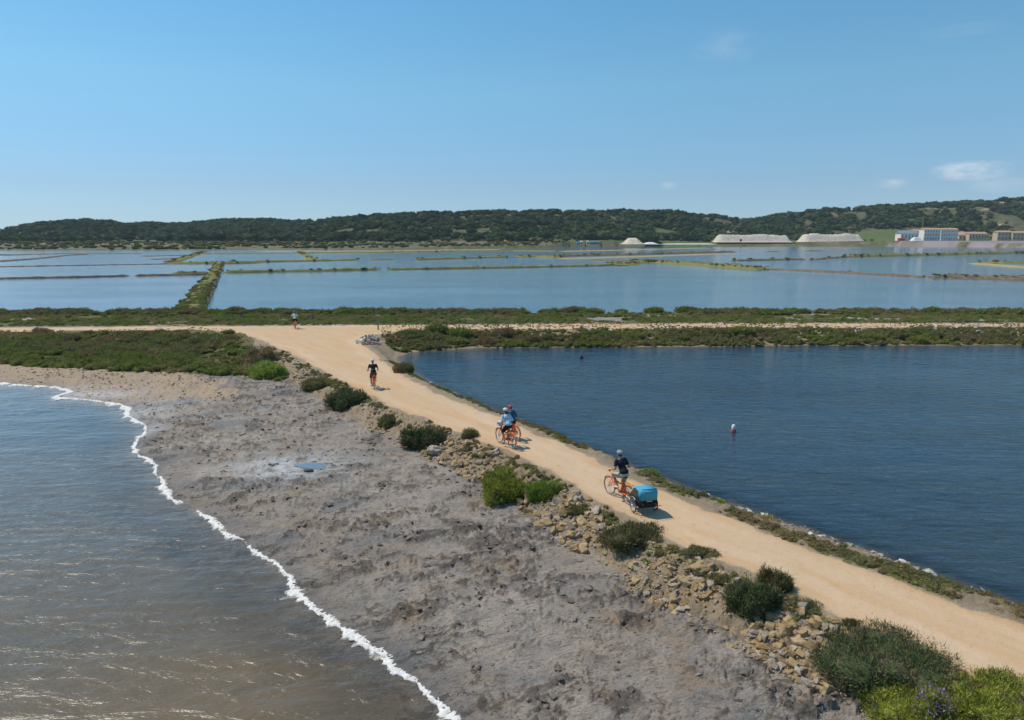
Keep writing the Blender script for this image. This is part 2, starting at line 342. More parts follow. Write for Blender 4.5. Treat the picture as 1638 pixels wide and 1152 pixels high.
# ------------------------------------------------------------------ water
def water(name, deep, deep2, murk_full, wave, strength, patches=None, rough=.06, stretch=(1, 1, 1), psc=.12, far=None):
    t = NT(name); p = t.n('ShaderNodeMapping', ins={0: t.pos(), 2: (0, 0, R(14)), 3: stretch}).outputs[0]
    shore = t.attr('shore').outputs['Fac']
    n1 = t.noise(wave, 5, .58, p, .5); n2 = t.noise(wave * .23, 3, .5, p, .3); n3 = t.noise(wave * 3.2, 2, .5, p)
    h = t.math('ADD', t.math('ADD', t.math('MULTIPLY', n1, .6), t.math('MULTIPLY', n2, 1.2)), t.math('MULTIPLY', n3, .12))
    gust = t.rng(t.noise(.035, 3, .55, t.scaled((.6, 1.8, 1))), .35, .7, .55, 1.25)
    bm = t.n('ShaderNodeBump', ins={'Strength': t.math('MULTIPLY', gust, strength), 'Distance': .35 / wave, 'Height': h}).outputs[0]
    col = t.mix(t.rng(t.noise(psc, 4, .55, t.scaled((.7, 1.3, 1))), .38, .62), deep, deep2)
    if patches: col = t.mix(t.rng(t.noise(.14, 4, .6, t.scaled((.8, 1.1, 1), (0, 0, .8)), .4), .6, .68, 0, .85), col, patches)
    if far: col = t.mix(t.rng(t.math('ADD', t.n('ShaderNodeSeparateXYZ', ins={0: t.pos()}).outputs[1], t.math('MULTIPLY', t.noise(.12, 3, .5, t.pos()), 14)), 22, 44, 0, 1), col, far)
    body = t.n('ShaderNodeBsdfDiffuse', ins={0: col, 'Normal': bm}).outputs[0]
    tr = t.n('ShaderNodeBsdfTransparent', ins={0: (.93, .95, .93, 1)}).outputs[0]
    op = t.rng(shore, 0, murk_full, .12, 1.0)
    under = t.n('ShaderNodeMixShader', ins={0: op, 1: tr, 2: body}).outputs[0]
    gl = t.n('ShaderNodeBsdfGlossy', ins={0: (1, 1, 1, 1), 'Roughness': rough, 'Normal': bm}).outputs[0]
    fr = t.n('ShaderNodeFresnel', ins={0: 1.333, 'Normal': bm}).outputs[0]
    return t.surf(t.n('ShaderNodeMixShader', ins={0: fr, 1: under, 2: gl}).outputs[0])
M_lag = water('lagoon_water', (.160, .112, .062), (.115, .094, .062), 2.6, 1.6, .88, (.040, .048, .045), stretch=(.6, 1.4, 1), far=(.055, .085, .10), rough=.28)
M_pond = water('pond_water', (.022, .048, .078), (.030, .050, .064), 1.4, 2.0, .85, stretch=(.5, 1.4, 1))
M_pan = water('salt_pan_water', (.085, .165, .215), (.10, .17, .205), 1.0, 1.6, .35, rough=.1, stretch=(.6, 1.3, 1), psc=.02)
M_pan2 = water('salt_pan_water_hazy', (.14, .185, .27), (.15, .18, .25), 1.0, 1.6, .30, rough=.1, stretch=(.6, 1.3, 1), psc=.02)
M_pink = water('brine_water', (.42, .33, .36), (.36, .32, .40), 1.0, 1.6, .15, rough=.1)
X, Y, q = fan(11, 9, -900, 2600, 2200)
_, _, dl, dp, dr = fields(X, Y)
c_l = (~side_right(X, Y)) & (Y < 62); c_r = side_right(X, Y) & (Y < 66.5)
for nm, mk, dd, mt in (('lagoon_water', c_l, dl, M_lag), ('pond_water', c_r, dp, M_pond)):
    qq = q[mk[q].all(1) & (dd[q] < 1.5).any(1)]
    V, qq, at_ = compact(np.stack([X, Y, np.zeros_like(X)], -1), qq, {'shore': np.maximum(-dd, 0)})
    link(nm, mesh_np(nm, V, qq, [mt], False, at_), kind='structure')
def flat(name, pts, z, mt, kind='structure', **kw):
    V = [(x, y, z) for x, y in pts]; me = D.meshes.new(name); me.from_pydata(V, [], [list(range(len(V)))]); me.materials.append(mt)
    a_ = me.attributes.new('shore', 'FLOAT', 'POINT'); a_.data.foreach_set('value', np.full(len(V), 20, np.float32))
    return link(name, me, kind=kind, **kw)
# the big ground sheet under everything
flat('ground', [(-3300, -550), (3300, -550), (3300, 2950), (-3300, 2950)], -1.6, plain('seabed_mud', (.22, .19, .16), .9, scale=.05))

# ------------------------------------------------------------------ dikes between the pans
def ridge(name, pts, width, hgt, mt, z0=0.0, seed=0):
    P = np.array(pts, float); seg = np.linalg.norm(np.diff(P, axis=0), axis=1); s = np.r_[0, np.cumsum(seg)]
    step = max(width * .28, s[-1] / 420); n = max(8, int(s[-1] / step)); ss = np.linspace(0, s[-1], n)
    cx = np.interp(ss, s, P[:, 0]); cy = np.interp(ss, s, P[:, 1])
    tx = np.gradient(cx); ty = np.gradient(cy); l = np.hypot(tx, ty); tx /= l; ty /= l
    prof = [(-1, -.5), (-.78, .1), (-.6, .75), (-.35, 1), (0, 1.03), (.35, 1), (.6, .75), (.78, .1), (1, -.5)]
    V = []; k = len(prof)
    for j, (o, z) in enumerate(prof):
        wv = width * .62 * (.8 + .4 * fbm(ss * .22 / max(1, width * .4), np.full(n, seed * 3.1 + (j > 4) * 50), 3, seed))
        x = cx - ty * o * wv; y = cy + tx * o * wv
        taper = np.minimum(1, np.minimum(ss, s[-1] - ss) / (width * .8) + .15)
        V.append(np.stack([x, y, z0 + hgt * z * (.75 + .5 * vn(x * .7, y * .7, seed)) * taper], -1))
    V = np.stack(V, 1).reshape(-1, 3); i = np.arange(n * k).reshape(n, k)
    q = np.stack([i[:-1, :-1], i[1:, :-1], i[1:, 1:], i[:-1, 1:]], -1).reshape(-1, 4)
    return link(name, mesh_np(name, V, q, [mt], True), kind='structure'), np.stack([cx, cy], -1)
M_dikeg = None
def dikemat(name, c1, c2, c3):
    t = NT(name); p = t.pos(); a_ = t.noise(.35, 5, .65, p); b_ = t.noise(1.6, 5, .7, p)
    c = t.mix(t.rng(a_, .42, .58), c1, c2); c = t.mix(t.rng(b_, .52, .66), c, c3)
    bm = t.n('ShaderNodeBump', ins={'Strength': .9, 'Distance': .3, 'Height': b_}).outputs[0]
    return t.surf(t.n('ShaderNodeBsdfPrincipled', ins={'Base Color': c, 'Roughness': .95, 'Normal': bm, 'Specular IOR Level': .1}).outputs[0])
M_dg = dikemat('dike_scrub', (.17, .19, .055), (.24, .21, .085), (.28, .21, .12))
M_db = dikemat('dike_earth', (.20, .14, .10), (.15, .12, .07), (.33, .27, .22))
M_dy = dikemat('dike_ochre', (.38, .30, .12), (.42, .33, .16), (.30, .22, .12))
VEGLINES = []
def dike(px, width, hgt, mt, vegd=0.0, z=.3, seed=0):
    o, c = ridge('dike', ats(px, z), width, hgt, mt, 0, seed)
    if vegd: VEGLINES.append((c, width, hgt, vegd))
    return o
flat('salt_pan_water', [(-3200, 84), (3200, 84), (3200, 1900), (-3200, 1900)], 0.0, M_pan)
# hazy, slightly pinker brine west of the main dike and the pale crystallising pans beyond
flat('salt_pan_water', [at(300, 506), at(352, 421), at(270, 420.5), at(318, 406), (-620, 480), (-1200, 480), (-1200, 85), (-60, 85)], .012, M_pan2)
flat('brine_pan', [at(-400, 415), at(0, 415), at(105, 408), at(0, 407), at(-500, 407)], .026, M_pink)
flat('brine_pan', [at(-400, 409), at(20, 409), at(112, 405), at(-500, 405)], .026, M_pink)
i_ = 0
for px, wd, hg, mt, vg in [
    ([(300, 507), (322, 470), (338, 445), (352, 421)], 3.7, .9, M_dg, .8),
    ([(-500, 452), (0, 445.5), (120, 443.5), (208, 441)], 1.6, .45, M_db, 0), ([(214, 441), (270, 440), (338, 438.5)], 1.8, .5, M_db, 0), ([(272, 439), (300, 438), (340, 437)], 3.0, .8, M_dg, .5),
    ([(357, 436), (430, 434.5), (500, 433.5), (560, 432), (608, 431)], 3.0, .7, M_dg, .6), ([(620, 431), (660, 430.5), (820, 428), (960, 425), (1000, 422)], 2.4, .6, M_dg, .25),
    ([(985, 424), (1030, 419), (1080, 421), (1130, 424), (1195, 429), (1228, 431)], 11.0, 1.0, M_dg, .5),
    ([(1225, 430.5), (1290, 433), (1350, 436), (1440, 441), (1500, 444)], 2.6, .45, M_db, .1), ([(1490, 443), (1560, 444), (1638, 447), (1900, 454)], 5.0, .8, M_db, .8),
    ([(-400, 429), (0, 426.5), (120, 424.5), (270, 422)], 1.5, .3, M_db, 0), ([(268, 421.5), (350, 421.5), (420, 420)], 4.5, .8, M_dg, .5), ([(360, 420), (500, 417.5), (574, 416)], 4.0, .7, M_dg, .3), ([(588, 416), (632, 415.5)], 3, .5, M_dg, 0),
    ([(660, 415.5), (720, 414), (812, 411.5)], 4.0, .8, M_dg, .2), ([(270, 421), (300, 412), (316, 406), (330, 403)], 5, .8, M_dg, .3),
    ([(-400, 424), (0, 418), (60, 414), (110, 408.5), (140, 407)], 2.5, .5, M_db, 0), ([(225, 410), (300, 408.5), (318, 407)], 3, .4, M_db, 0), ([(240, 415), (296, 413.5)], 3, .4, M_db, 0), ([(0, 408.5), (100, 406), (230, 406)], 3, .4, M_db, 0),
    ([(478, 404.5), (490, 410), (505, 417)], 5, .8, M_dg, .2), ([(318, 406.5), (400, 406), (470, 406)], 5, .6, M_dg, 0), ([(470, 405), (620, 404), (820, 401), (890, 402)], 7, .8, M_dg, .1),
    ([(825, 411.5), (860, 410.5), (895, 412.5)], 7.5, .9, M_dg, .3), ([(890, 413.5), (960, 412), (1060, 409), (1180, 405)], 10, .35, M_dy, 0), ([(880, 410.5), (960, 408.5), (1080, 405.5), (1174, 403.5)], 6, 1.0, M_db, .3),
    ([(895, 402), (1000, 400), (1130, 396.5)], 12, .4, M_dy, 0), ([(410, 402), (600, 401.5), (800, 399)], 10, .4, M_dy, 0),
    ([(945, 416), (1000, 418), (1030, 419)], 3, .5, M_db, .2), ([(1172, 417), (1230, 416), (1287, 415)], 3.5, .7, M_db, .4),
    ([(1298, 415.5), (1350, 411.5), (1380, 410)], 3.5, .6, M_db, .2), ([(1350, 411), (1430, 409.5), (1500, 408), (1638, 405), (1900, 401)], 7, 1.3, M_dg, .5),
    ([(1225, 402.5), (1248, 402.5)], 5, .6, M_db, 0), ([(1290, 401.5), (1312, 401)], 5, .6, M_db, 0), ([(1360, 399.5), (1372, 399.5)], 5, .6, M_db, 0), ([(1384, 399), (1402, 399)], 5, .6, M_db, 0),
    ([(1560, 421), (1600, 424.5), (1638, 427), (1800, 436)], 5.5, .4, M_dy, 0), ([(1565, 419.5), (1610, 420.5), (1700, 420)], 8, .8, M_dg, .2)]:
    i_ += 1; dike(px, wd, hg, mt, vg, .15, i_)

# ------------------------------------------------------------------ far plain and hills
SKYL = np.array([(-900, 378), (-300, 374), (-60, 372), (0, 371), (30, 362), (60, 357), (110, 353), (150, 352), (180, 355), (205, 360), (225, 358), (260, 356), (300, 357), (350, 352), (420, 350), (470, 354), (520, 352), (560, 348), (600, 344), (700, 341),
                 (800, 338.5), (900, 338), (1000, 338), (1060, 339), (1110, 342), (1150, 346), (1195, 351), (1225, 347), (1250, 342), (1300, 335), (1360, 333), (1400, 330), (1460, 328), (1500, 326), (1560, 321), (1600, 318), (1640, 317), (1750, 322), (2200, 330), (3000, 345)], float)
RDG = np.array([(-900, 1900), (0, 1600), (205, 1650), (330, 1950), (480, 1800), (600, 1500), (1000, 1450), (1195, 1750), (1350, 1600), (1638, 1700), (3000, 1700)], float)
def hills(X, Y):
    X = np.asarray(X, float); Y = np.asarray(Y, float)
    # picture azimuth in plan, not the picture: px = CX + F*tan(azimuth)
    px = CX + F * (X / np.maximum(Y, 1)) / .985
    ys = np.interp(px, SKYL[:, 0], SKYL[:, 1]); r = np.interp(px, RDG[:, 0], RDG[:, 1])
    H = CAMH + (383 - ys) / F * r * .97 - 7.5
    foot = np.interp(px, [0, 300, 600, 1000, 1300, 1638], [1010, 1150, 930, 980, 1150, 1170])
    t = (Y - foot) / (r - foot)
    h = np.where(t < 1, sm(-.12, 1.02, t) ** 1.15, 1 - .5 * sm(1, 2.2, t))
    plain = .5 + 4.5 * sm(600, 1000, Y) + np.where(px > 1150, 3.0 * sm(1150, 1450, px) * sm(750, 1000, Y), 0)
    z = plain + (H - plain) * h + (fbm(X / 110, Y / 110, 4, 5) - .5) * 22 * sm(0, .5, t) * sm(1.0, .7, t) * (H / 60)
    return z, t, px
SHORE = [(-900, 402), (0, 401), (300, 400.5), (600, 399), (880, 397), (905, 394.5), (1130, 394), (1228, 394), (1400, 394), (1638, 396.5), (2600, 398)]
rs = np.r_[np.linspace(540, 1000, 90), np.linspace(1010, 2800, 110)]
th = np.linspace(-.98, .98, 520)
TH, RS = np.meshgrid(np.tan(th), rs); Y = RS; X = RS * TH
z, tt, px = hills(X, Y)
sh = ats(SHORE); shy = np.interp(px, [s[0] for s in SHORE], sh[:, 1])
z = np.where(Y < shy, -1.2, z); n, m = Y.shape; i = np.arange(n * m).reshape(n, m)
q = np.stack([i[:-1, :-1], i[:-1, 1:], i[1:, 1:], i[1:, :-1]], -1).reshape(-1, 4)
t = NT('far_land'); p = t.pos()
hn = t.noise(.012, 5, .6, p); h2 = t.noise(.06, 5, .65, p); tz = t.attr('slope').outputs['Fac']
dry = t.mix(t.rng(hn, .42, .58), (.19, .15, .09), (.12, .125, .055)); dry = t.mix(t.rng(h2, .56, .72), dry, (.30, .24, .17)); dry = t.mix(t.rng(h2, .45, .3), dry, (.07, .08, .035))
hill = t.mix(t.rng(h2, .4, .6), (.075, .085, .035), (.15, .13, .075))
c = t.mix(t.rng(tz, .02, .12), dry, hill)
fm = t.attr('field').outputs['Fac']; c = t.mix(t.math('MULTIPLY', fm, t.rng(h2, .3, .7, 1, .6)), c, (.105, .15, .045)); c = t.mix(t.attr('pale').outputs['Fac'], c, (.40, .33, .24)); c = t.mix(t.attr('lilac').outputs['Fac'], c, (.33, .27, .29))
M_far = t.surf(t.n('ShaderNodeBsdfPrincipled', ins={'Base Color': c, 'Roughness': .95, 'Specular IOR Level': .1}).outputs[0])
def ell(px, Y, x0, x1, a, b): return ((px > x0) & (px < x1) & (Y > a) & (Y < b)).astype(float)
def fieldmask(px, Y): return np.clip(ell(px, Y, 190, 250, 1120, 1215) + ell(px, Y, 1366, 1436, 1120, 1290) + ell(px, Y, 1040, 1092, 1160, 1230) + ell(px, Y, 860, 1000, 1000, 1030) + ell(px, Y, 1050, 1140, 1000, 1045), 0, 1)
def palemask(px, Y, X): return ((fbm(X / 45, Y / 70, 3, 88) > .66) & (Y > 1250)) * np.clip(ell(px, Y, 196, 222, 1000, 2400) + ell(px, Y, 295, 330, 1300, 2400) + ell(px, Y, 1470, 1600, 1250, 1650) + ell(px, Y, 1100, 1190, 1150, 1500), 0, 1)
pxr, Yr, Xr = px.ravel(), Y.ravel(), X.ravel()
lil = ell(pxr, Yr, 1225, 2600, 800, 1010) * .8 * sm(.42, .58, fbm(Xr / 160, Yr / 14, 4, 66))
link('hills', mesh_np('hills', np.stack([Xr, Yr, z.ravel()], -1), q, [M_far], True, {'slope': tt.ravel(), 'field': fieldmask(pxr, Yr), 'pale': palemask(pxr, Yr, Xr).astype(float), 'lilac': lil}), kind='structure')
# distant headland at the left edge
o, _ = ridge('headland', [(-2700, 2720), (-2300, 2730), (-2010, 2735), (-1860, 2740)], 90, 34, M_far, 0, 3)

# ------------------------------------------------------------------ scattering
def ico(sub):
    bm = bmesh.new(); bmesh.ops.create_icosphere(bm, subdivisions=sub, radius=1)
    V = np.array([v.co[:] for v in bm.verts]); Fc = np.array([[v.index for v in f_.verts] for f_ in bm.faces]); bm.free(); return V, Fc
ICO = {k: ico(k) for k in (1, 2, 3)}
def bush_np(lumps, n, ln, wd, up=.45, seed=0, core=.70, tintbase=.5, rough=.25):
    g = np.random.default_rng(seed); Vs, Fs, Ts = [], [], []; off = 0
    vol = np.array([max(l[3] * l[4] + l[5] * l[3], 1e-4) for l in lumps]); cnt = (n * vol / vol.sum()).astype(int)
    for (cx, cy, cz, rx, ry, rz), k in zip(lumps, cnt):
        ltint = g.uniform(-.16, .16)
        V, Fc = ICO[2]; nn = 1 + (vn(V[:, 0] * 2.3 + cx * 3 + seed, V[:, 1] * 2.3 + V[:, 2] * 2, seed) - .5) * .5
        c = V * core * nn[:, None] * (rx, ry, rz) + (cx, cy, cz); c[:, 2] = np.maximum(c[:, 2], -.03)
        Vs.append(c); Fs.append(Fc + off); Ts.append(np.full(len(c), .3)); off += len(c)
        d = g.normal(size=(k * 2, 3)); d /= np.linalg.norm(d, axis=1)[:, None]; d = d[d[:, 2] * rz + cz > -.02][:k]; k = len(d)
        rad = g.uniform(.66, 1.0, k) + rough * 1.3 * (vn(d[:, 0] * 3 + seed, d[:, 1] * 3 + d[:, 2] * 3, seed + 5) - .5) + (g.random(k) > .88) * g.uniform(.05, .32, k)
        P = d * rad[:, None] * (rx, ry, rz) + (cx, cy, cz)
        a_ = d * (1 - up) + np.array([0, 0, up]) + g.normal(size=(k, 3)) * .38; a_ /= np.linalg.norm(a_, axis=1)[:, None]
        s_ = np.cross(a_, g.normal(size=(k, 3))); s_ /= np.linalg.norm(s_, axis=1)[:, None]
        l_ = ln * g.uniform(.6, 1.5, k)[:, None]; w_ = wd * g.uniform(.7, 1.3, k)[:, None]
        P[:, 2] = np.maximum(P[:, 2], .005)
        T = np.stack([P - s_ * w_, P + s_ * w_, P + a_ * l_], 1).reshape(-1, 3)
        Vs.append(T); Fs.append(np.arange(3 * k).reshape(-1, 3) + off); off += 3 * k
        tv = np.clip(ltint + tintbase + (vn(P[:, 0] * 6 + seed, P[:, 1] * 6 + P[:, 2] * 5, seed + 9) - .5) * .7 + g.normal(size=k) * .16, 0, 1)
        Ts.append(np.repeat(tv, 3))
    return np.vstack(Vs), np.vstack(Fs), np.concatenate(Ts)
def bush_mesh(name, mt, *a_, **k_):
    V, Fc, T = bush_np(*a_, **k_); return mesh_np(name, V, Fc, [mt], False, {'tint': T})
def rlumps(g, w_, d_, h_, k=7):
    L_ = [(0, 0, h_ * .35, w_ * .6, d_ * .6, h_ * .62)]
    for i in range(k):
        a_ = g.uniform(0, 6.28); r_ = g.uniform(.3, .72); s = g.uniform(.3, .5)
        L_.append((math.cos(a_) * w_ * r_, math.sin(a_) * d_ * r_, h_ * g.uniform(.15, .5), w_ * s, d_ * s, h_ * g.uniform(.35, .55)))
    return L_
def scatter(name, meshes, pts, rotz, scl, idx, parent=None, **props):
    """one object whose geometry nodes put a clump on each of its points"""
    me = D.meshes.new(name); me.vertices.add(len(pts)); me.vertices.foreach_set('co', np.asarray(pts, np.float32).ravel())
    for nm, arr, ty in (('rz', rotz, 'FLOAT'), ('sc', None, 'FLOAT_VECTOR'), ('ix', idx, 'INT')):
        a_ = me.attributes.new(nm, ty, 'POINT')
        if nm == 'sc': a_.data.foreach_set('vector', np.asarray(scl, np.float32).ravel())
        else: a_.data.foreach_set('value', np.asarray(arr, np.int32 if ty == 'INT' else np.float32))
    o = link(name, me, parent, kind='stuff', **props)
    g = D.node_groups.new(name, 'GeometryNodeTree'); g.interface.new_socket('Geometry', in_out='INPUT', socket_type='NodeSocketGeometry'); g.interface.new_socket('Geometry', in_out='OUTPUT', socket_type='NodeSocketGeometry')
    gi = g.nodes.new('NodeGroupInput'); go = g.nodes.new('NodeGroupOutput'); jn = g.nodes.new('GeometryNodeJoinGeometry')
    def na(nm, ty):
        n_ = g.nodes.new('GeometryNodeInputNamedAttribute'); n_.data_type = ty; n_.inputs['Name'].default_value = nm; return n_.outputs['Attribute']
    rz = na('rz', 'FLOAT'); sc = na('sc', 'FLOAT_VECTOR'); ix = na('ix', 'INT')
    cx = g.nodes.new('ShaderNodeCombineXYZ'); g.links.new(rz, cx.inputs[2])
    for k, m_ in enumerate(meshes):
        so_ = D.objects.new(name + '_source', m_)
        oi = g.nodes.new('GeometryNodeObjectInfo'); oi.inputs[0].default_value = so_
        try: oi.inputs['As Instance'].default_value = True
        except Exception: pass
        cp = g.nodes.new('FunctionNodeCompare'); cp.data_type = 'INT'; cp.operation = 'EQUAL'
        si = [s for s in cp.inputs if s.type == 'INT']; g.links.new(ix, si[0]); si[1].default_value = k
        ip = g.nodes.new('GeometryNodeInstanceOnPoints')
        g.links.new(gi.outputs[0], ip.inputs['Points']); g.links.new(cp.outputs[0], ip.inputs['Selection']); g.links.new(oi.outputs['Geometry'], ip.inputs['Instance'])
        g.links.new(cx.outputs[0], ip.inputs['Rotation']); g.links.new(sc, ip.inputs['Scale']); g.links.new(ip.outputs[0], jn.inputs[0])
    g.links.new(jn.outputs[0], go.inputs[0])
    md = o.modifiers.new('scatter', 'NODES'); md.node_group = g; return o

# forest
M_pine = foliage('pine_foliage', (.022, .040, .018), (.115, .15, .055), None, .12, .6)
M_pineb = foliage('brush_foliage', (.075, .095, .034), (.22, .21, .09), None, .12, .6)
M_bark = plain('bark', (.12, .085, .06), .9)
g = np.random.default_rng(5)
def crown(seed, k=5):
    gg = np.random.default_rng(seed); L_ = [(0, 0, .55, .42, .42, .40)]
    for i in range(k):
        a_ = gg.uniform(0, 6.28); r_ = gg.uniform(.15, .42); s = gg.uniform(.2, .34)
        L_.append((math.cos(a_) * r_, math.sin(a_) * r_, gg.uniform(.35, .85), s, s, s * .8))
    return L_
tree_m = [bush_mesh('forest_tree', M_pine, crown(s), 260, .12, .05, up=.3, seed=s, core=.9) for s in range(3)] + [bush_mesh('forest_brush', M_pineb, crown(9, 4), 200, .12, .05, up=.3, seed=9, core=.9)]
NTREE = 46000
pxx = g.uniform(-260, 1900, NTREE * 2); yy = 900 + g.random(NTREE * 2) ** .85 * 1200
xx = (pxx - CX) / F * .985 * yy
zz, tr_, _ = hills(xx, yy)
dens = .9 - .72 * sm(.46, .60, fbm(xx / 60, yy / 60, 4, 77)) - .6 * sm(.52, .66, fbm(xx / 22, yy / 30, 2, 79))
edge_n = (fbm(xx / 40, yy / 40, 3, 33) - .5) * .5
keep = (tr_ + edge_n * .35 > .03) & (tr_ < 1.12) & (g.random(len(xx)) < dens) & (fieldmask(pxx, yy) < .5) & ((palemask(pxx, yy, xx) < .5) | (g.random(len(xx)) < .25))
keep &= ~((pxx > 1425) & (pxx < 1640) & (yy < 1215))
lowm = (pxx < 480) & (pxx > 180) & (yy < 1330) & (g.random(len(xx)) < .55); keep &= ~lowm
xx, yy, zz, pxx = xx[keep][:NTREE], yy[keep][:NTREE], zz[keep][:NTREE], pxx[keep][:NTREE]
nT = len(xx); s_ = g.uniform(.5, 1.5, nT) * 8.6 * (.75 + .5 * fbm(xx / 80, yy / 80, 2, 4))
bro = fbm(xx / 35, yy / 35, 3, 14) > .62
ix_ = np.where(bro | (g.random(nT) < .08), 3, g.integers(0, 3, nT)); s_ = np.where(ix_ == 3, s_ * .55, s_)
scatter('forest', tree_m, np.stack([xx, yy, zz - .8], -1), g.uniform(0, 6.28, nT), np.stack([s_ * 1.15, s_ * 1.15, s_ * .95], -1), ix_, label='dark pine wood covering the hills behind the salt pans', category='forest')
# low brush on the far plain
nb = 11000; pxx = g.uniform(-260, 1900, nb); yy = g.uniform(640, 1230, nb); xx = (pxx - CX) / F * .985 * yy; zz, tr_, _ = hills(xx, yy)
k_ = (fbm(xx / 50, yy / 18, 3, 24) > .5) & (yy > np.interp(pxx, [s[0] for s in SHORE], sh[:, 1]) + 6) & (fieldmask(pxx, yy) < .5) & ~((pxx > 1130) & (yy < 1110)) & ~((pxx > 960) & (pxx < 1130) & (yy < 980))
xx, yy, zz = xx[k_], yy[k_], zz[k_]; s_ = g.uniform(1.2, 3.6, len(xx))
scatter('brush', [tree_m[3], tree_m[0]], np.stack([xx, yy, zz - .2], -1), g.uniform(0, 6.28, len(xx)), np.stack([s_ * 1.8, s_ * 1.5, s_ * .8], -1), (g.random(len(xx)) < .3).astype(int), label='low brown green brush on the flat land before the wood', category='brush')

# near scrub
M_sc1 = foliage('saltbush_green', (.13, .155, .042), (.32, .345, .10), (.33, .28, .12))
M_sc2 = foliage('saltbush_olive', (.14, .145, .06), (.33, .30, .135), (.30, .20, .11))
M_sc3 = foliage('grass_olive', (0.210, 0.219, 0.088), (0.367, 0.341, 0.149), (0.403, 0.298, 0.158))
M_dark = foliage('shrub_dark', (.065, .085, .036), (.20, .225, .105), (.20, .17, .10), c3s=2.2)
M_lime = foliage('shrub_lime', (.19, .22, .038), (.48, .48, .09), (.20, .19, .08), c3s=2.6)
M_brown = foliage('shrub_brown', (.13, .11, .05), (.28, .24, .125), (.15, .17, .06), c3s=2.4)
M_grass = foliage('grass_bright', (.17, .24, .04), (.42, .50, .11), (.27, .26, .11), c3s=2.6)
M_red = foliage('saltbush_rust', (.20, .145, .075), (.32, .25, .135))
def clumps(name, mt, n, k, h_, seed, ln=.07, wd=.014, up=.5):
    gg = np.random.default_rng(seed); return [bush_mesh(name, mt, rlumps(gg, .5, .5, h_, 5), n, ln, wd, up=up, seed=seed + i) for i in range(k)]
cg = clumps('scrub_clump', M_sc1, 520, 3, .42, 1, .09, .02); co = clumps('scrub_clump', M_sc2, 520, 3, .5, 11, .09, .02); cgr = clumps('grass_clump', M_sc3, 420, 2, .22, 21, .12, .012, .8)
crd = clumps('scrub_clump', M_red, 420, 2, .45, 31, .09, .02)
def region(poly, n, z=None, seed=0):
    gg = np.random.default_rng(seed); P = np.array(poly); lo, hi = P.min(0), P.max(0)
    x = gg.uniform(max(lo[0], -75), min(hi[0], 85), n); y = gg.uniform(lo[1], hi[1], n); k = sdist(x, y, P) < .0; return x[k], y[k]
def put(name, meshes, x, y, sfun, pick, lab, cat, sink=.04):
    zz = height(x, y); k = zz > .02; x, y, zz = x[k], y[k], zz[k]; n = len(x); s = sfun(x, y, n)
    if not isinstance(s, tuple): s = (s, s * g.uniform(.7, 1.2, n))
    scatter(name, meshes, np.stack([x, y, zz - sink], -1), g.uniform(0, 6.28, n), np.stack([s[0], s[0], s[1]], -1), pick(x, y, n), label=lab, category=cat)
def near(x, y, lo, w_): return lo + (1 - lo) * sm(.2, w_, sdist(x, y, ROAD))
x, y = region(SCRUB_L, 9000, seed=1)
k = g.random(len(x)) < .35 + .65 * sm(.3, .5, fbm(x * .3, y * .3, 3, 6)); x, y = x[k], y[k]
def pickL(x, y, n):
    v = fbm(x * .25, y * .35, 3, 8) + (y - 60) * .028 + g.normal(size=n) * .05
    return np.where(v > .56, 3 + g.integers(0, 3, n), np.where(g.random(n) < .12, 6, g.integers(0, 3, n)))
put('scrub', cg + co + cgr, x, y, lambda x, y, n: g.uniform(.55, 1.25, n) * (.6 + .9 * fbm(x * .4, y * .4, 2, 9)) * near(x, y, .2, 4), pickL, 'green and olive saltmarsh scrub between the beach and the cross track', 'scrub')
# pond side band
BAND = ats([(608, 536), (640, 532), (720, 529), (900, 530), (1200, 528), (1638, 526), (2300, 525), (2300, 548), (1638, 549.5), (1300, 550.5), (1000, 552.5), (800, 554), (700, 557), (650, 561), (625, 564), (612, 552)], .15)
x, y = region(BAND, 15000, seed=2); k = g.random(len(x)) < .45 + .55 * sm(.32, .5, fbm(x * .35, y * .35, 3, 16)) ; x, y = x[k], y[k]
def pickB(x, y, n):
    v = fbm(x * .22, y * .3, 3, 18) + g.normal(size=n) * .06
    return np.where(v > .5, 3 + g.integers(0, 3, n), np.where(v < .42, g.integers(0, 3, n), np.where(g.random(n) < .3, 8, 3 + g.integers(0, 3, n))))
put('scrub', cg + co + cgr + crd, x, y, lambda x, y, n: g.uniform(.5, 1.1, n) * (.55 + .8 * fbm(x * .3, y * .3, 2, 19)) * near(x, y, .26, 3.0), pickB, 'olive scrub lining the bank between the cross track and the dark pond', 'scrub')
# north verge: grass then bush row
xn = g.uniform(-80, 90, 15000); yn = g.uniform(72, 86, 15000); k = (sdist(xn, yn, ROAD) > .4) & (fbm(xn * .18, yn * .3, 3, 26) > .33); xn, yn = xn[k], yn[k]
put('grass', cgr + cg[:1], xn, yn, lambda x, y, n: g.uniform(.5, 1.0, n) * near(x, y, .4, 4), lambda x, y, n: np.where(g.random(n) < .25, 2, g.integers(0, 2, n)), 'pale olive grass on the verge beyond the cross track', 'grass')
xn = g.uniform(-80, 90, 3600); yn = g.uniform(84.5, 89.2, 3600); k = fbm(xn * .16, yn * .12, 3, 36) + g.normal(size=len(xn)) * .03 > .47; xn, yn = xn[k], yn[k]
put('scrub', cg + co + crd, xn, yn, lambda x, y, n: g.uniform(.8, 1.6, n), lambda x, y, n: np.clip((fbm(x * .12, y * .1, 3, 37) * 14 - 3 + g.normal(size=n)).astype(int), 0, 7), 'rust and olive scrub along the water edge of the salt pan', 'scrub')
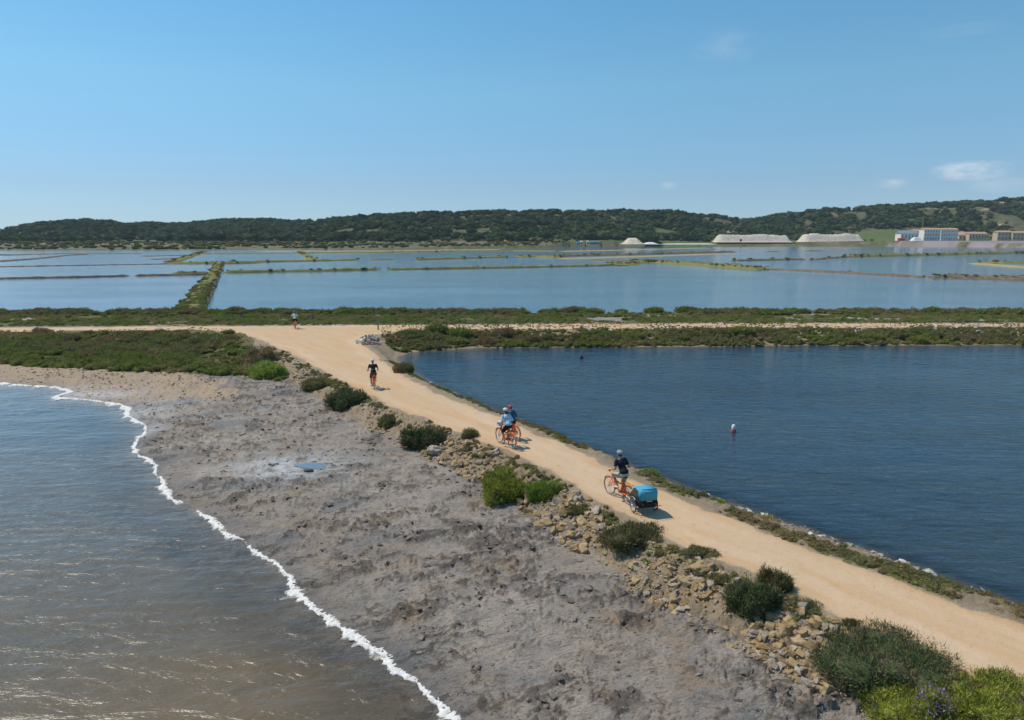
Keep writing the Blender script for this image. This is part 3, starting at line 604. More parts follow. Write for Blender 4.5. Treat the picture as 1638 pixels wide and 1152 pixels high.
# plants on the dikes
PX, PY, PZ, PS = [], [], [], []
for c, wd, hg, vd in VEGLINES:
    for a_, b_ in zip(c[:-1], c[1:]):
        d_ = np.linalg.norm(b_ - a_); dist = a_[1]; k = g.poisson(min(d_ * wd * vd * .32, 40) * (1 if dist < 300 else .4))
        if dist < 140: k = int(d_ * wd * vd * 1.5 + 1)
        for _ in range(k):
            u = g.random(); v = g.uniform(-.42, .42) * wd; nrm = np.array([-(b_ - a_)[1], (b_ - a_)[0]]) / d_
            p_ = a_ + (b_ - a_) * u + nrm * v; PX.append(p_[0]); PY.append(p_[1]); PZ.append(hg * .75); PS.append(g.uniform(.5, 1.2) * (1 if dist < 300 else 1.7))
PS = np.array(PS); n = len(PX)
scatter('scrub', cg + co, np.stack([PX, PY, PZ], -1), g.uniform(0, 6.28, n), np.stack([PS * 1.3, PS * 1.3, PS], -1), g.integers(0, 6, n), label='green scrub growing along the tops of the salt pan dikes', category='scrub')
# thin fringe along the track edges
def fringe(poly_px, n, spread, off, lab, mix_):
    P = ats(poly_px, .9); seg = np.linalg.norm(np.diff(P, axis=0), axis=1); s = np.r_[0, np.cumsum(seg)]; u = g.uniform(0, s[-1], n)
    x = np.interp(u, s, P[:, 0]) + g.normal(size=n) * spread + off[0]; y = np.interp(u, s, P[:, 1]) + g.normal(size=n) * spread + off[1]
    k = (fbm(u * .7, u * 0, 3, 46) > .46) & (sdist(x, y, ROAD) > .12); x, y = x[k], y[k]
    put('verge_grass', cgr + cg[:1] + co[:1] + crd[:1], x, y, lambda x, y, n: g.uniform(.12, .38, n), lambda x, y, n: g.choice(len(mix_), n, p=mix_), lab, 'grass', .02)
fringe([(620, 578), (650, 596), (700, 620), (760, 645), (840, 680), (950, 727), (1060, 780), (1130, 812), (1220, 850), (1360, 903), (1520, 966), (1638, 1010), (1800, 1085)], 2600, .22, (.18, .18), 'thin dry grass along the pond side of the track', [.3, .2, .15, .2, .15])
fringe([(1400, 905), (1440, 922), (1520, 950), (1600, 978), (1638, 990), (1750, 1040)], 1100, .26, (.30, .30), 'sparse dry grass at the lower right edge of the track', [.35, .2, .1, .2, .15])
fringe([(430, 556), (470, 574), (540, 612), (580, 634), (680, 676), (800, 724), (900, 775), (1000, 833), (1090, 882), (1180, 920), (1300, 975), (1400, 1020), (1560, 1090)], 1500, .28, (-.25, -.12), 'thin dry grass along the mudflat side of the track', [.25, .2, .1, .25, .2])

# ------------------------------------------------------------------ single shrubs
_U = 'zeroth first second third fourth fifth sixth seventh eighth ninth tenth eleventh twelfth thirteenth fourteenth fifteenth sixteenth seventeenth eighteenth nineteenth'.split()
def nth(i):
    if i < 20: return _U[i]
    t_, u_ = divmod(i, 10); return (['twentieth', 'thirtieth', 'fortieth', 'fiftieth'][t_ - 2] if u_ == 0 else ['twenty', 'thirty', 'forty', 'fifty'][t_ - 2] + '-' + _U[u_])
def shrub(name, px0, px1, py0, py1, mt, lab, zb=.6, n=5000, ln=.09, wd=.012, up=.45, seed=0, hs_=1.0, k=9, tb=.5, cat='shrub', depth=.8):
    hs_ *= .85; k += 3
    cx, cy = at((px0 + px1) / 2, py1 - .3 * (py1 - py0) * .6, zb); cy0 = at((px0 + px1) / 2, py1, zb)[1]
    dist = math.hypot(cx, cy); w_ = (px1 - px0) / F * math.hypot(dist, CAMH) / 2
    hpix = (py1 - py0) / F * math.hypot(dist, CAMH); dep = math.atan2(CAMH - zb, dist)
    d_ = w_ * depth; h_ = max(.3 * w_, (hpix - 2 * d_ * math.sin(dep) * .8) / math.cos(dep)) * hs_
    n = int(n * 1.7); wd *= 1.25; gg = np.random.default_rng(seed); L_ = rlumps(gg, w_ * .92, d_ * .92, h_, k); cyc = cy0 + d_ * .9
    z0 = float(height([cx, cx - w_ * .6, cx + w_ * .6, cx], [cyc, cyc, cyc, cyc - d_ * .6]).min())
    ft = link(name, bush_mesh(name, mt, L_, n, ln, wd, up=up, seed=seed, tintbase=tb), label=lab, category=cat)
    ft.location = (cx, cyc, z0 - .02); return ft
shrub('shrub', 520, 596, 611, 656, M_dark, 'dark green rounded shrub nearest the cyclist in the pale blue helmet', .5, 5200, .13, .022, seed=41)
shrub('shrub', 604, 646, 654, 686, M_sc2, 'small olive shrub among pale stones, smallest of the shrubs below the track', .5, 3000, .10, .018, seed=42, tb=.35)
shrub('shrub', 641, 718, 668, 721, M_dark, 'dark green shrub growing beside the head of the yellow rock slope', .5, 5200, .12, .02, seed=43)
shrub('shrub', 752, 846, 727, 803, M_lime, 'tall yellow green shrub with long stems beside the rocks below the track', .5, 7000, .12, .016, up=.6, seed=44, hs_=.75)
shrub('shrub', 772, 838, 724, 778, M_lime, 'yellow green shrub touching the track edge above the tall yellow green one', .85, 5200, .11, .015, up=.6, seed=39, depth=1.0, hs_=1.35)
shrub('shrub', 838, 898, 757, 800, M_grass, 'bright green grassy shrub right of the tall yellow green one', .7, 5600, .13, .014, up=.65, seed=45)
shrub('shrub', 957, 1073, 822, 891, M_brown, 'brown olive twiggy shrub on the bank below the bicycle trailer', .6, 9000, .10, .012, up=.5, seed=46, hs_=.85)
shrub('shrub', 1155, 1243, 912, 996, M_dark, 'dark green shrub with a grey dry top, alone on the bank', .6, 8000, .09, .011, seed=47, hs_=.78)
shrub('dry_shrub', 1215, 1266, 916, 962, M_brown, 'grey brown dry shrub leaning on the right of the lone dark shrub', .8, 3000, .09, .008, seed=48)
shrub('shrub', 1350, 1572, 1010, 1128, M_dark, 'largest grey green shrub at the lower right beside the track', .6, 21000, .085, .009, up=.55, seed=49, k=14, tb=.6)
shrub('shrub', 1425, 1600, 1092, 1190, M_lime, 'low yellow green shrub mat in the bottom right corner', .6, 17000, .075, .011, up=.5, seed=50, k=14)
shrub('shrub', 1560, 1720, 1078, 1180, M_lime, 'low yellow green shrub at the right edge, right of the one with purple flowers', .7, 12000, .075, .011, up=.5, seed=59, k=12, hs_=.45)
M_fl = plain('purple_petals', (.42, .24, .50), .7, var=.3, scale=40)
fx_, fy_ = at(1488, 1112, 1.1); fp = empty('flowering_plant', (fx_, fy_, 0), 0, 'purple flowering plant between the grey green and yellow green shrubs', 'flowers')
fz = float(height([fx_], [fy_])[0]); fp.location = (fx_, fy_, fz); LF = rlumps(np.random.default_rng(51), .42, .34, .80, 6)
link('foliage', bush_mesh('foliage', M_lime, LF, 2600, .07, .012, up=.5, seed=51), fp)
Vf, Ff, Tf = bush_np([(a_, b_, c_ + .03, d_ * 1.02, e_ * 1.02, f_ * 1.06) for a_, b_, c_, d_, e_, f_ in LF], 620, .04, .028, up=.5, seed=52, core=.02)
link('blossoms', mesh_np('blossoms', Vf, Ff, [M_fl]), fp, kind='stuff')
shrub('shrub', 1018, 1060, 741, 769, M_grass, 'green grassy tuft on the pond edge right of the man pulling the trailer', .6, 3000, .11, .015, up=.7, seed=52)
shrub('shrub', 627, 664, 582, 606, M_sc2, 'low olive shrub on the pond edge behind the cyclist in the pale blue helmet', .6, 2600, .12, .02, seed=53)
shrub('dry_shrub', 396, 460, 545, 588, M_red, 'brown dry scrub mound on the corner of the track junction', .5, 4600, .13, .02, seed=54)
shrub('shrub', 395, 462, 572, 606, M_grass, 'bright green shrub at the foot of the brown scrub mound', .4, 4200, .14, .024, seed=55)
shrub('shrub', 482, 548, 594, 626, M_sc2, 'olive brown shrub above the pale stones near the junction', .5, 3600, .12, .02, seed=56)
shrub('dry_shrub', 735, 768, 688, 712, M_brown, 'small dry brown tuft at the track edge above the yellow rocks', .7, 1500, .08, .01, seed=57)
shrub('dry_shrub', 905, 952, 795, 820, M_sc2, 'low olive tuft on the track edge between the green and brown shrubs', .8, 1900, .08, .01, seed=58)
for i, (a0, a1, b0, b1) in enumerate([(1090, 1150, 871, 905), (1128, 1170, 905, 935), (1262, 1322, 957, 990), (1352, 1378, 1000, 1014)]):
    shrub('dry_shrub', a0, a1, b0, b1, (M_brown, M_sc2, M_sc2, M_brown)[i], ('long brown dry tuft at the track edge uphill of the round boulder', 'low olive tuft close above the round boulder', 'olive dry tuft at the track edge right of the lone dark shrub', 'small brown tuft at the track edge above the largest shrub')[i], .8, 1800, .07, .009, seed=60 + i, hs_=.7)
for i, (a0, a1, b0, b1) in enumerate([(858, 888, 682, 697), (928, 968, 708, 728), (1095, 1135, 778, 800), (1120, 1162, 792, 812), (1178, 1250, 808, 842), (1555, 1610, 958, 980)]):
    shrub('grass_tuft', a0, a1, b0, b1, (M_sc2, M_sc3, M_brown, M_grass, M_sc3, M_sc2)[i], f'low grass tuft, {nth(i + 1)} from the far end of the bank between track and pond', .6, 1500, .09, .012, up=.7, seed=70 + i, hs_=.6).__setitem__('group', 'grass tufts on the pond edge')
# bushes one can tell apart in the bands round the cross track
def bushes(name, n, xy, mts, smin, smax, lab, grp, seed):
    gg = np.random.default_rng(seed); ms = [[bush_mesh(name, m_, rlumps(gg, 1, .8, .75, 8), 2600, .16, .03, seed=seed + i * 3 + j) for j in range(2)] for i, m_ in enumerate(mts)]
    spots = sorted([xy(gg, i) for i in range(n)], key=lambda q_: q_[0] / q_[1]); c_ = 0
    for x_, y_ in spots:
        z_ = float(height([x_], [y_])[0])
        if z_ < .1: continue
        c_ += 1; j = gg.integers(len(mts)); o = link(name, ms[j][gg.integers(2)], label=f"{('green', 'olive', 'rusty')[j]} rounded bush, {nth(c_)} from the left {lab}", category='bush', group=grp)
        s = gg.uniform(smin, smax); o.location = (x_, y_, z_ - .06); o.scale = (s * gg.uniform(.9, 1.5), s, s * gg.uniform(.75, 1.1)); o.rotation_euler = (0, 0, gg.uniform(-.4, .4))
bl = lambda c, w_: f'{c} rounded bush {w_}'
def xyB(gg, i): px = 650 + (i * 34.0 % 1000) + gg.uniform(-12, 12); return at(px, gg.uniform(538, 549) if px > 720 else gg.uniform(536, 548), .5)
W1 = 'on the bank of the dark pond'
bushes('bush', 34, xyB, [M_sc1, M_sc2, M_red], .65, 1.25, W1, 'bushes on the pond bank', 101)
W2 = 'along the far salt pan edge'
bushes('bush', 44, lambda gg, i: (-72 + i * 3.6 + gg.uniform(-1, 1), gg.uniform(86.0, 88.4)), [M_sc1, M_sc2, M_red], .75, 1.3, W2, 'bushes along the salt pan edge', 102)
W3 = 'in the scrub behind the beach'
bushes('bush', 20, lambda gg, i: at(gg.uniform(0, 390), gg.uniform(538, 562), .6), [M_sc1, M_sc2, M_red], .6, 1.1, W3, 'bushes in the left scrub', 103)

# ------------------------------------------------------------------ stones
def stone_mesh(seed, mt, k=13, fl=.75):
    gg = np.random.default_rng(seed); bm = bmesh.new()
    for i in range(k):
        d = gg.normal(size=3); d /= np.linalg.norm(d); bm.verts.new(d * gg.uniform(.75, 1.05) * (1, gg.uniform(.8, 1), fl))
    r_ = bmesh.ops.convex_hull(bm, input=bm.verts); bmesh.ops.delete(bm, geom=[v for v in bm.verts if not v.link_faces], context='VERTS')
    bmesh.ops.recalc_face_normals(bm, faces=bm.faces); me = D.meshes.new('stone'); bm.to_mesh(me); bm.free(); me.materials.append(mt); return me
def stonemat(name, c1, c2, c3):
    t = NT(name); oi = t.n('ShaderNodeObjectInfo').outputs['Random']; p = t.pos(); n = t.noise(7, 5, .7, p)
    c = t.mix(oi, c1, c2); c = t.mix(t.rng(n, .5, .66, 0, .8), c, c3); bm = t.n('ShaderNodeBump', ins={'Strength': .8, 'Distance': .05, 'Height': n}).outputs[0]
    return t.surf(t.n('ShaderNodeBsdfPrincipled', ins={'Base Color': c, 'Roughness': .9, 'Normal': bm, 'Specular IOR Level': .2}).outputs[0])
M_st = stonemat('limestone_yellow', (.30, .195, .085), (.47, .34, .19), (.17, .12, .075))
M_sg = stonemat('limestone_grey', (.30, .24, .18), (.42, .35, .28), (.17, .135, .10))
M_clod = stonemat('mud_clod', (.085, .068, .052), (.23, .19, .15), (.33, .28, .23))
M_wr = stonemat('limestone_white', (.62, .58, .52), (.70, .66, .60), (.45, .40, .34))
st_y = [stone_mesh(s, M_st) for s in range(8)]; st_g = [stone_mesh(s + 20, M_sg) for s in range(6)]; st_c = [stone_mesh(s + 40, M_clod, 13, .5) for s in range(5)]
st_w = [stone_mesh(s + 60, M_wr) for s in range(4)]
BZ = [(455, 522, 590, 632, 150, 1, .9), (585, 645, 642, 690, 160, 0, .8), (668, 800, 690, 785, 560, 0, 1.15), (825, 965, 790, 875, 560, 0, 1.15), (1000, 1170, 875, 965, 420, 0, .85), (1190, 1375, 962, 1105, 760, 0, 1.0), (430, 900, 560, 780, 200, 1, .6), (900, 1450, 770, 1130, 330, 1, .5)]
cand = []
for x0, x1, y0, y1, n, gr, sc_ in BZ:
    n = int(n * 1.7); pxs = g.uniform(x0, x1, n * 5); pys = g.uniform(y0, y1, n * 5); P = np.array([at(a_, b_, .5) for a_, b_ in zip(pxs, pys)])
    dr_ = sdist(P[:, 0], P[:, 1], ROAD); k = (dr_ > .3) & (dr_ < 2.3) & ~side_right(P[:, 0], P[:, 1]); P = P[k][:n]
    for x_, y_ in P:
        s = .022 + .185 * g.random() ** 5.0 * sc_ + .03 * g.random(); cand.append((s * (1 + .010 * max(0, y_ - 20)), x_, y_, gr))
cand.sort(reverse=True); zc = height([c[1] for c in cand], [c[2] for c in cand])
for i, ((s, x_, y_, gr), z_) in enumerate(zip(cand, zc)):
    if i >= 290: break
    ms = st_g if gr or g.random() < .2 else st_y
    o = link('stone', ms[g.integers(len(ms))], ground); o.location = (x_, y_, z_ + s * .08); o.scale = (s * g.uniform(.85, 1.4), s * g.uniform(.8, 1.1), s * g.uniform(.8, 1.1)); o.rotation_euler = (g.uniform(-.5, .5), g.uniform(-.5, .5), g.uniform(0, 6.28))
rest = list(zip(cand, zc))[290:]
def jstones(name, items, ms, parent=None, **kw):
    n = len(items); P = np.array([(x_, y_, z_) for (s, x_, y_, z_) in items]); s = np.array([i_[0] for i_ in items])
    return scatter(name, ms, P, g.uniform(0, 6.28, n), np.stack([s * g.uniform(.8, 1.4, n), s, s * g.uniform(.7, 1.1, n)], -1), g.integers(0, len(ms), n), parent, **kw)
jstones('rubble', [(c[0], c[1], c[2], z_ - c[0] * .05) for c, z_ in rest] + [], st_y + st_g, label='small yellow and grey stones spilling down the bank below the track', category='rubble')
# small pebbles on bank & right shore
nn = 4200; u = g.uniform(430, 1500, nn); P = []
px_ = ROADC
xs = g.uniform(-16, 13, nn * 4); ys = g.uniform(10, 48, nn * 4); _, _, dl_, dp_, dr_ = fields(xs, ys)
k = (((dr_ > .1) & (dr_ < 2.1) & ~side_right(xs, ys)) | (side_right(xs, ys) & (dp_ < .45) & (dp_ > -.35))); xs, ys = xs[k][:nn], ys[k][:nn]; zs = height(xs, ys)
jstones('pebbles', [(.012 + .05 * g.random() ** 2, a_, b_, c_) for a_, b_, c_ in zip(xs, ys, zs)], st_y + st_g + st_g, label='scattered pebbles on both banks of the track', category='pebbles')
xs = g.uniform(-16, 14, 90000); ys = g.uniform(9, 48, 90000); _, _, dl_, dp_, dr_ = fields(xs, ys); k = side_right(xs, ys) & (dp_ < .40) & (dp_ > -.30) & (fbm(xs, ys, 3, 5) > .45); xs, ys = xs[k][:1100], ys[k][:1100]; zs = height(xs, ys)
jstones('shore_stones', [(.02 + .15 * g.random() ** 3.5, a_, b_, max(c_, -.05)) for a_, b_, c_ in zip(xs, ys, zs)], st_g + st_w[:1], label='pale stones at the waterline of the pond beside the track', category='stones')
xs = g.uniform(-42, 9, 200000); ys = g.uniform(11, 52, 200000); _, _, dl_, dp_, dr_ = fields(xs, ys)
height(xs, ys); pt = CL['c']
k = (dl_ > .15) & (dr_ > 2.0) & ~side_right(xs, ys) & (g.random(len(xs)) < .06 + .5 * pt); xs, ys = xs[k][:30000], ys[k][:30000]; zs = height(xs, ys)
jstones('mud_clods', [(.012 + .11 * g.random() ** 4.0, a_, b_, c_) for a_, b_, c_ in zip(xs, ys, zs)], st_c, label='dark mud clods strewn over the grey mudflat', category='mud clods')
k = g.random(len(xs)) < .03
jstones('loose_stones', [(.02 + .07 * g.random() ** 2, a_ + .2, b_, c_) for a_, b_, c_ in zip(xs[k], ys[k], height(xs[k] + .2, ys[k]))], st_y[:3] + st_g[:2], label='few small pale stones lying on the mudflat', category='stones')
def boulder(px, py, z, s, mt, lab, seed, sx=1.3, fl=.7):
    V, Fc = ICO[3]; nn_ = .62 + .8 * fbm(V[:, 0] * 1.6 + seed * 3, V[:, 1] * 1.6 + V[:, 2] * 1.9, 5, seed, .6); V = V * nn_[:, None] * (s * sx, s, s * fl)
    o = link('boulder', mesh_np('boulder', V, Fc, [mt], False), label=lab, category='boulder'); x_, y_ = at(px, py, z); o.location = (x_, y_, float(height([x_], [y_])[0]) + s * .3); return o
boulder(1123, 940, .3, .27, M_st, 'round yellow boulder at the foot of the bank between two shrubs', 1)
boulder(1482, 918, .1, .17, M_wr, 'white boulder at the pond edge right of the track', 2, 1.7, .75)
boulder(697, 729, .3, .3, M_sg, 'brown grey boulder beneath the dark shrub by the yellow rocks', 3)
boulder(1284, 1048, .3, .20, M_st, 'large yellow boulder low on the rock slope left of the largest shrub', 4)
boulder(870, 838, .4, .26, M_st, 'large yellow boulder in the rocks below the bright green shrub', 5)
boulder(822, 786, .5, .26, M_sg, 'grey slab boulder set in front of the bright green shrub', 6, 1.7, .8)
boulder(494, 752, .3, .13, M_clod, 'dark clod beside the small blue puddle on the mudflat', 7, 1.6, .6)
# stone pile at the junction
sp = empty('stone_pile', (*at(589, 548, 1.0), 1.0), 0, 'pile of white grey stones at the corner of the track junction', 'stone pile')
for i in range(34):
    a_ = g.uniform(0, 6.28); r_ = g.random() ** .6; s = g.uniform(.12, .34)
    o = link('stone', (st_w + st_g)[g.integers(8)], sp); o.location = (math.cos(a_) * r_ * 1.0, math.sin(a_) * r_ * 1.6, .05 + .65 * (1 - r_)); o.scale = (s, s, s * .8); o.rotation_euler = tuple(g.uniform(0, 3, 3))
sp2 = empty('stone_pile', (*at(618, 577, .3), .2), 0, 'line of grey stones at the near corner of the pond', 'stone pile')
for i in range(22):
    u = g.uniform(-1, 1); s = g.uniform(.1, .26); o = link('stone', (st_w + st_g)[g.integers(8)], sp2); o.location = (u * 1.0 + g.normal() * .15, -u * 1.5 + g.normal() * .2, .05); o.scale = (s, s, s * .8); o.rotation_euler = tuple(g.uniform(0, 3, 3))
# pale stones at the edge of the cross track on the right
k_ = 0
ed = []
for x0, x1, yy_ in ((925, 985, 530), (1040, 1070, 529), (1150, 1180, 529.5), (1262, 1325, 529), (1350, 1374, 529), (1480, 1590, 528.5), (1225, 1240, 529)):
    for i in range(int((x1 - x0) / 3.2)):
        ed.append((x0 + g.uniform(0, x1 - x0), yy_ + g.uniform(-1.5, 3)))
for a_, b_ in ed:
    x_, y_ = at(a_, b_, .9); s = g.uniform(.12, .32); o = link('stone', (st_w[:2] + st_g)[g.integers(8)], ground); o.location = (x_, y_, float(height([x_], [y_])[0]) + s * .5); o.scale = (s, s, s * .8); o.rotation_euler = tuple(g.uniform(0, 3, 3))
# stones on the pan side of the main dike
for i in range(60):
    u = g.random(); px1, py1 = 321 + (359 - 321) * u ** .8, 505 - 82 * u
    x_, y_ = at(px1 + g.uniform(-2, 1), py1, .2); s = g.uniform(.2, .5) * (1 + u)
    o = link('stone', (st_w[:1] + st_g)[g.integers(7)], ground); o.location = (x_ - .3, y_, .1); o.scale = (s, s, s * .8); o.rotation_euler = tuple(g.uniform(0, 3, 3))

# ------------------------------------------------------------------ salt crust along the lagoon edge, puddle
t = NT('salt_crust'); n = t.noise(9, 6, .7, t.pos())
M_salt = t.surf(t.n('ShaderNodeBsdfPrincipled', ins={'Base Color': t.mix(t.rng(t.math('SUBTRACT', n, t.rng(t.attr('land').outputs['Fac'], .55, 1.0, 0, .26)), .34, .46), (.40, .29, .20), (.80, .77, .73)), 'Roughness': .8, 'Normal': t.n('ShaderNodeBump', ins={'Strength': .7, 'Distance': .05, 'Height': n}).outputs[0]}).outputs[0])
P = LAG[2:-3]; seg = np.linalg.norm(np.diff(P, axis=0), axis=1); s = np.r_[0, np.cumsum(seg)]; ns = int(s[-1] / .045); u = np.linspace(0, s[-1], ns)
cx = np.interp(u, s, P[:, 0]); cy = np.interp(u, s, P[:, 1])
ker = np.ones(17) / 17; cx = np.convolve(np.pad(cx, 8, 'edge'), ker, 'valid'); cy = np.convolve(np.pad(cy, 8, 'edge'), ker, 'valid')
j = (fbm(cx * 1.3, cy * 1.3, 4, 3) - .5) * .3
tx = np.gradient(cx); ty = np.gradient(cy); l = np.hypot(tx, ty); nx, ny = -ty / l, tx / l
sgn = np.where(sdist(cx + nx * .3, cy + ny * .3, LAG) > 0, 1, -1); nx *= sgn; ny *= sgn   # towards land
wob = (fbm(u * 1.6, u * 0 + 3, 5, 12, .7) - .5) * .22; wd_ = .012 + .62 * fbm(u * 1.1, u * 0, 5, 15, .7) ** 2.4 * sm(.22, .36, fbm(u * .9, u * 0 + 9, 4, 19)); wd_ = np.maximum(wd_, .02); wd_ = wd_ * np.where(cy > 38, 2.2, 1)
k = 9; V = []
for i_ in range(k):
    o_ = (i_ / (k - 1) * 2 - 1); x_ = cx + nx * (-j + wob * .5 + wd_ * o_ * (1 + 1.1 * (vn(u * 9, u * 0 + i_ * 1.7, 4) - .5)) + .02); y_ = cy + ny * (-j + wob * .5 + wd_ * o_ * (1 + 1.1 * (vn(u * 9, u * 0 + i_ * 1.7, 4) - .5)) + .02)
    V.append(np.stack([x_, y_, .015 + .03 * (1 - o_ * o_) * sm(.02, .08, wd_) - .06 * (wd_ < .02) + (vn(x_ * 26, y_ * 26, 8) - .6) * .06 - .05 * abs(o_) ** 4], -1))
V = np.stack(V, 1).reshape(-1, 3); i = np.arange(ns * k).reshape(ns, k); q = np.stack([i[:-1, :-1], i[1:, :-1], i[1:, 1:], i[:-1, 1:]], -1).reshape(-1, 4)
link('salt_crust', mesh_np('salt_crust', V, q, [M_salt], True, {'land': np.tile(np.linspace(0, 1, k), ns)}), kind='stuff', label='white salt foam crust along the edge of the brown lagoon', category='salt crust')
M_pud = water('puddle_water', (.16, .22, .27), (.18, .22, .25), 1, 3, .1, rough=.03)
def puddle(px, py, rx, ry, lab, seed, z=.3):
    x_, y_ = at(px, py, z); zz = float(height([x_], [y_])[0]); n = 40; pts = []
    for i in range(n):
        a_ = i / n * 6.283; r_ = .7 + .6 * float(fbm(np.array([math.cos(a_) * 1.3 + seed]), np.array([math.sin(a_) * 1.3]), 3, seed)[0]); pts.append((x_ + math.cos(a_) * rx * r_, y_ + math.sin(a_) * ry * r_))
    mz = float(np.median(height([p_[0] for p_ in pts], [p_[1] for p_ in pts]))) + .012
    o = flat('puddle', pts, mz, M_pud, kind='structure', label=lab); return o
puddle(500, 744, .8, .42, 'small blue puddle on the mudflat', 3)

# ------------------------------------------------------------------ trees at the foot of the wood
def tree_proto(seed, h_, w_):
    o = empty('tree', (0, 0, 0), 0, '', 'tree'); gg = np.random.default_rng(seed)
    L_ = [(a_ * w_, b_ * w_, h_ * (.2 + c_ * .8), d_ * w_, e_ * w_, f_ * h_ * .75) for a_, b_, c_, d_, e_, f_ in crown(seed, 6)]
    link('crown', bush_mesh('crown', M_pine, L_, 900, .8, .3, up=.3, seed=seed, core=.86), o)
    bm = bmesh.new(); bmesh.ops.create_cone(bm, cap_ends=True, segments=7, radius1=.35, radius2=.16, depth=h_ * .5, matrix=Matrix.Translation((0, 0, h_ * .25)))
    for s_x in (-1, 1): bmesh.ops.create_cone(bm, segments=5, radius1=.15, radius2=.06, depth=h_ * .3, matrix=Matrix.Translation((s_x * .7, 0, h_ * .5)) @ Matrix.Rotation(s_x * .5, 4, 'Y'))
    me = D.meshes.new('trunk'); bm.to_mesh(me); bm.free(); me.materials.append(M_bark); link('trunk', me, o); return o
TP = [tree_proto(201, 11, 11), tree_proto(202, 9, 12), tree_proto(203, 13, 9)]; used = [0, 0, 0]
for i, (px_, py_, hp) in enumerate(sorted([(256, 391, 11), (272, 391.5, 13), (263, 393, 8), (290, 392.5, 14), (312, 391, 15), (325, 391.5, 17), (338, 393, 12), (350, 391, 14), (366, 393, 12), (379, 394, 15), (396, 393.5, 13), (410, 394, 14), (432, 394.5, 12), (450, 394, 14), (160, 397, 8), (207, 392, 6), (236, 395, 5), (470, 395, 10), (500, 395, 9), (520, 396, 11), (545, 395, 8), (600, 395, 10), (640, 394, 12), (672, 394, 11), (760, 393, 10), (840, 392, 9), (1185, 389, 6)])):
    Yd = np.interp(px_, [0, 300, 600, 1000, 1300], [960, 1050, 915, 960, 1080]); X_ = (px_ - CX) / F * .985 * Yd; k = i % 3
    o = TP[k] if not used[k] else copy_tree(TP[k]); used[k] = 1; z_ = float(hills(np.array([X_]), np.array([Yd]))[0][0])
    s = hp / F * Yd / (11, 9, 13)[k]; o.location = (X_, Yd, z_ - .3); o.scale = (s * g.uniform(.9, 1.3), s, s); o.rotation_euler = (0, 0, g.uniform(0, 6))
    o['label'] = f'{("dark round", "low spreading", "tall narrow")[k]} tree, {nth(i + 1)} from the left on the flat before the wood' if px_ < 1100 else 'lone small tree left of the longest salt heap'
    if px_ < 1100: o['group'] = 'single trees before the wood'

# ------------------------------------------------------------------ salt heaps and buildings
t = NT('heaped_salt'); n = t.noise(.25, 5, .7, t.pos()); n2 = t.noise(.5, 3, .6, t.scaled((1, 1, .15)))
M_heap = t.surf(t.n('ShaderNodeBsdfPrincipled', ins={'Base Color': t.mix(t.rng(n2, .35, .65), (.50, .41, .31), (.68, .59, .48)), 'Roughness': .9, 'Normal': t.n('ShaderNodeBump', ins={'Strength': .8, 'Distance': 1.5, 'Height': n}).outputs[0]}).outputs[0])
M_white = plain('white_salt', (.74, .72, .68), .9, scale=.3)
def farxyz(px, Yd): X_ = (px - CX) / F * .985 * Yd; return X_, Yd, float(hills(np.array([X_]), np.array([float(Yd)]))[0][0])
def heap(px0, px1, Yd, topy, mt, lab, seed, flat_=.75, dep=22):
    x0, _, z0 = farxyz(px0, Yd); x1 = farxyz(px1, Yd)[0]; top = CAMH + (383 - topy) / F * Yd - z0; w_ = (x1 - x0) / 2; n, m = 80, 24; V = []
    for j in range(m + 1):
        for i in range(n + 1):
            u = i / n * 2 - 1; v = j / m * 2 - 1; a_ = 1 - sm(flat_, 1, abs(u)); b_ = 1 - sm(.25, 1, abs(v))
            h_ = top * min(1, a_ * 1.02) * b_ * (.80 + .22 * float(vn(u * 4, v, seed + 3)) + .10 * float(vn(u * 17, v * 3, seed)) + .05 * float(vn(u * 50, v * 9, seed)))
            V.append((u * w_, v * dep, h_ - .4))
    idx = np.arange((n + 1) * (m + 1)).reshape(m + 1, n + 1); q = np.stack([idx[:-1, :-1], idx[:-1, 1:], idx[1:, 1:], idx[1:, :-1]], -1).reshape(-1, 4)
    o = link('salt_heap', mesh_np('salt_heap', V, q, [mt], True), label=lab, category='salt heap'); o.location = ((x0 + x1) / 2, Yd, z0); return o
heap(1140, 1264, 1060, 376, M_heap, 'longest flat topped salt heap, the left one of the two long heaps', 1, .82)
heap(1276, 1380, 1080, 374, M_heap, 'flat topped salt heap nearest the white buildings', 2, .76)
heap(993, 1030, 905, 381, M_heap, 'small beige conical salt heap left of the long heaps', 3, .25)
heap(1024, 1056, 895, 387, M_white, 'low bright white salt heap beside the small beige one', 4, .1, 8)
heap(1052, 1150, 890, 389.0, M_white, 'thin low white salt bank left of the longest heap', 5, .6, 5)
heap(1455, 1476, 1010, 379.5, M_white, 'small cream mound in front of the white buildings', 6, .3, 6)
M_wall = plain('white_render', (.85, .79, .72), .85, var=.05); M_cream = plain('cream_render', (.58, .46, .33), .85, var=.08); M_tile = plain('terracotta_tiles', (.55, .31, .19), .9, var=.25, scale=1.5)
M_glass = plain('dark_window_glass', (.06, .08, .10), .15); M_metal = plain('grey_roof_sheet', (.25, .28, .31), .6); M_redp = plain('red_awning', (.55, .06, .07), .6); M_blue = plain('blue_tarp', (.12, .25, .45), .6); M_yel = plain('crane_yellow', (.50, .30, .12), .5); M_shut = plain('brown_shutter', (.24, .15, .10), .7)
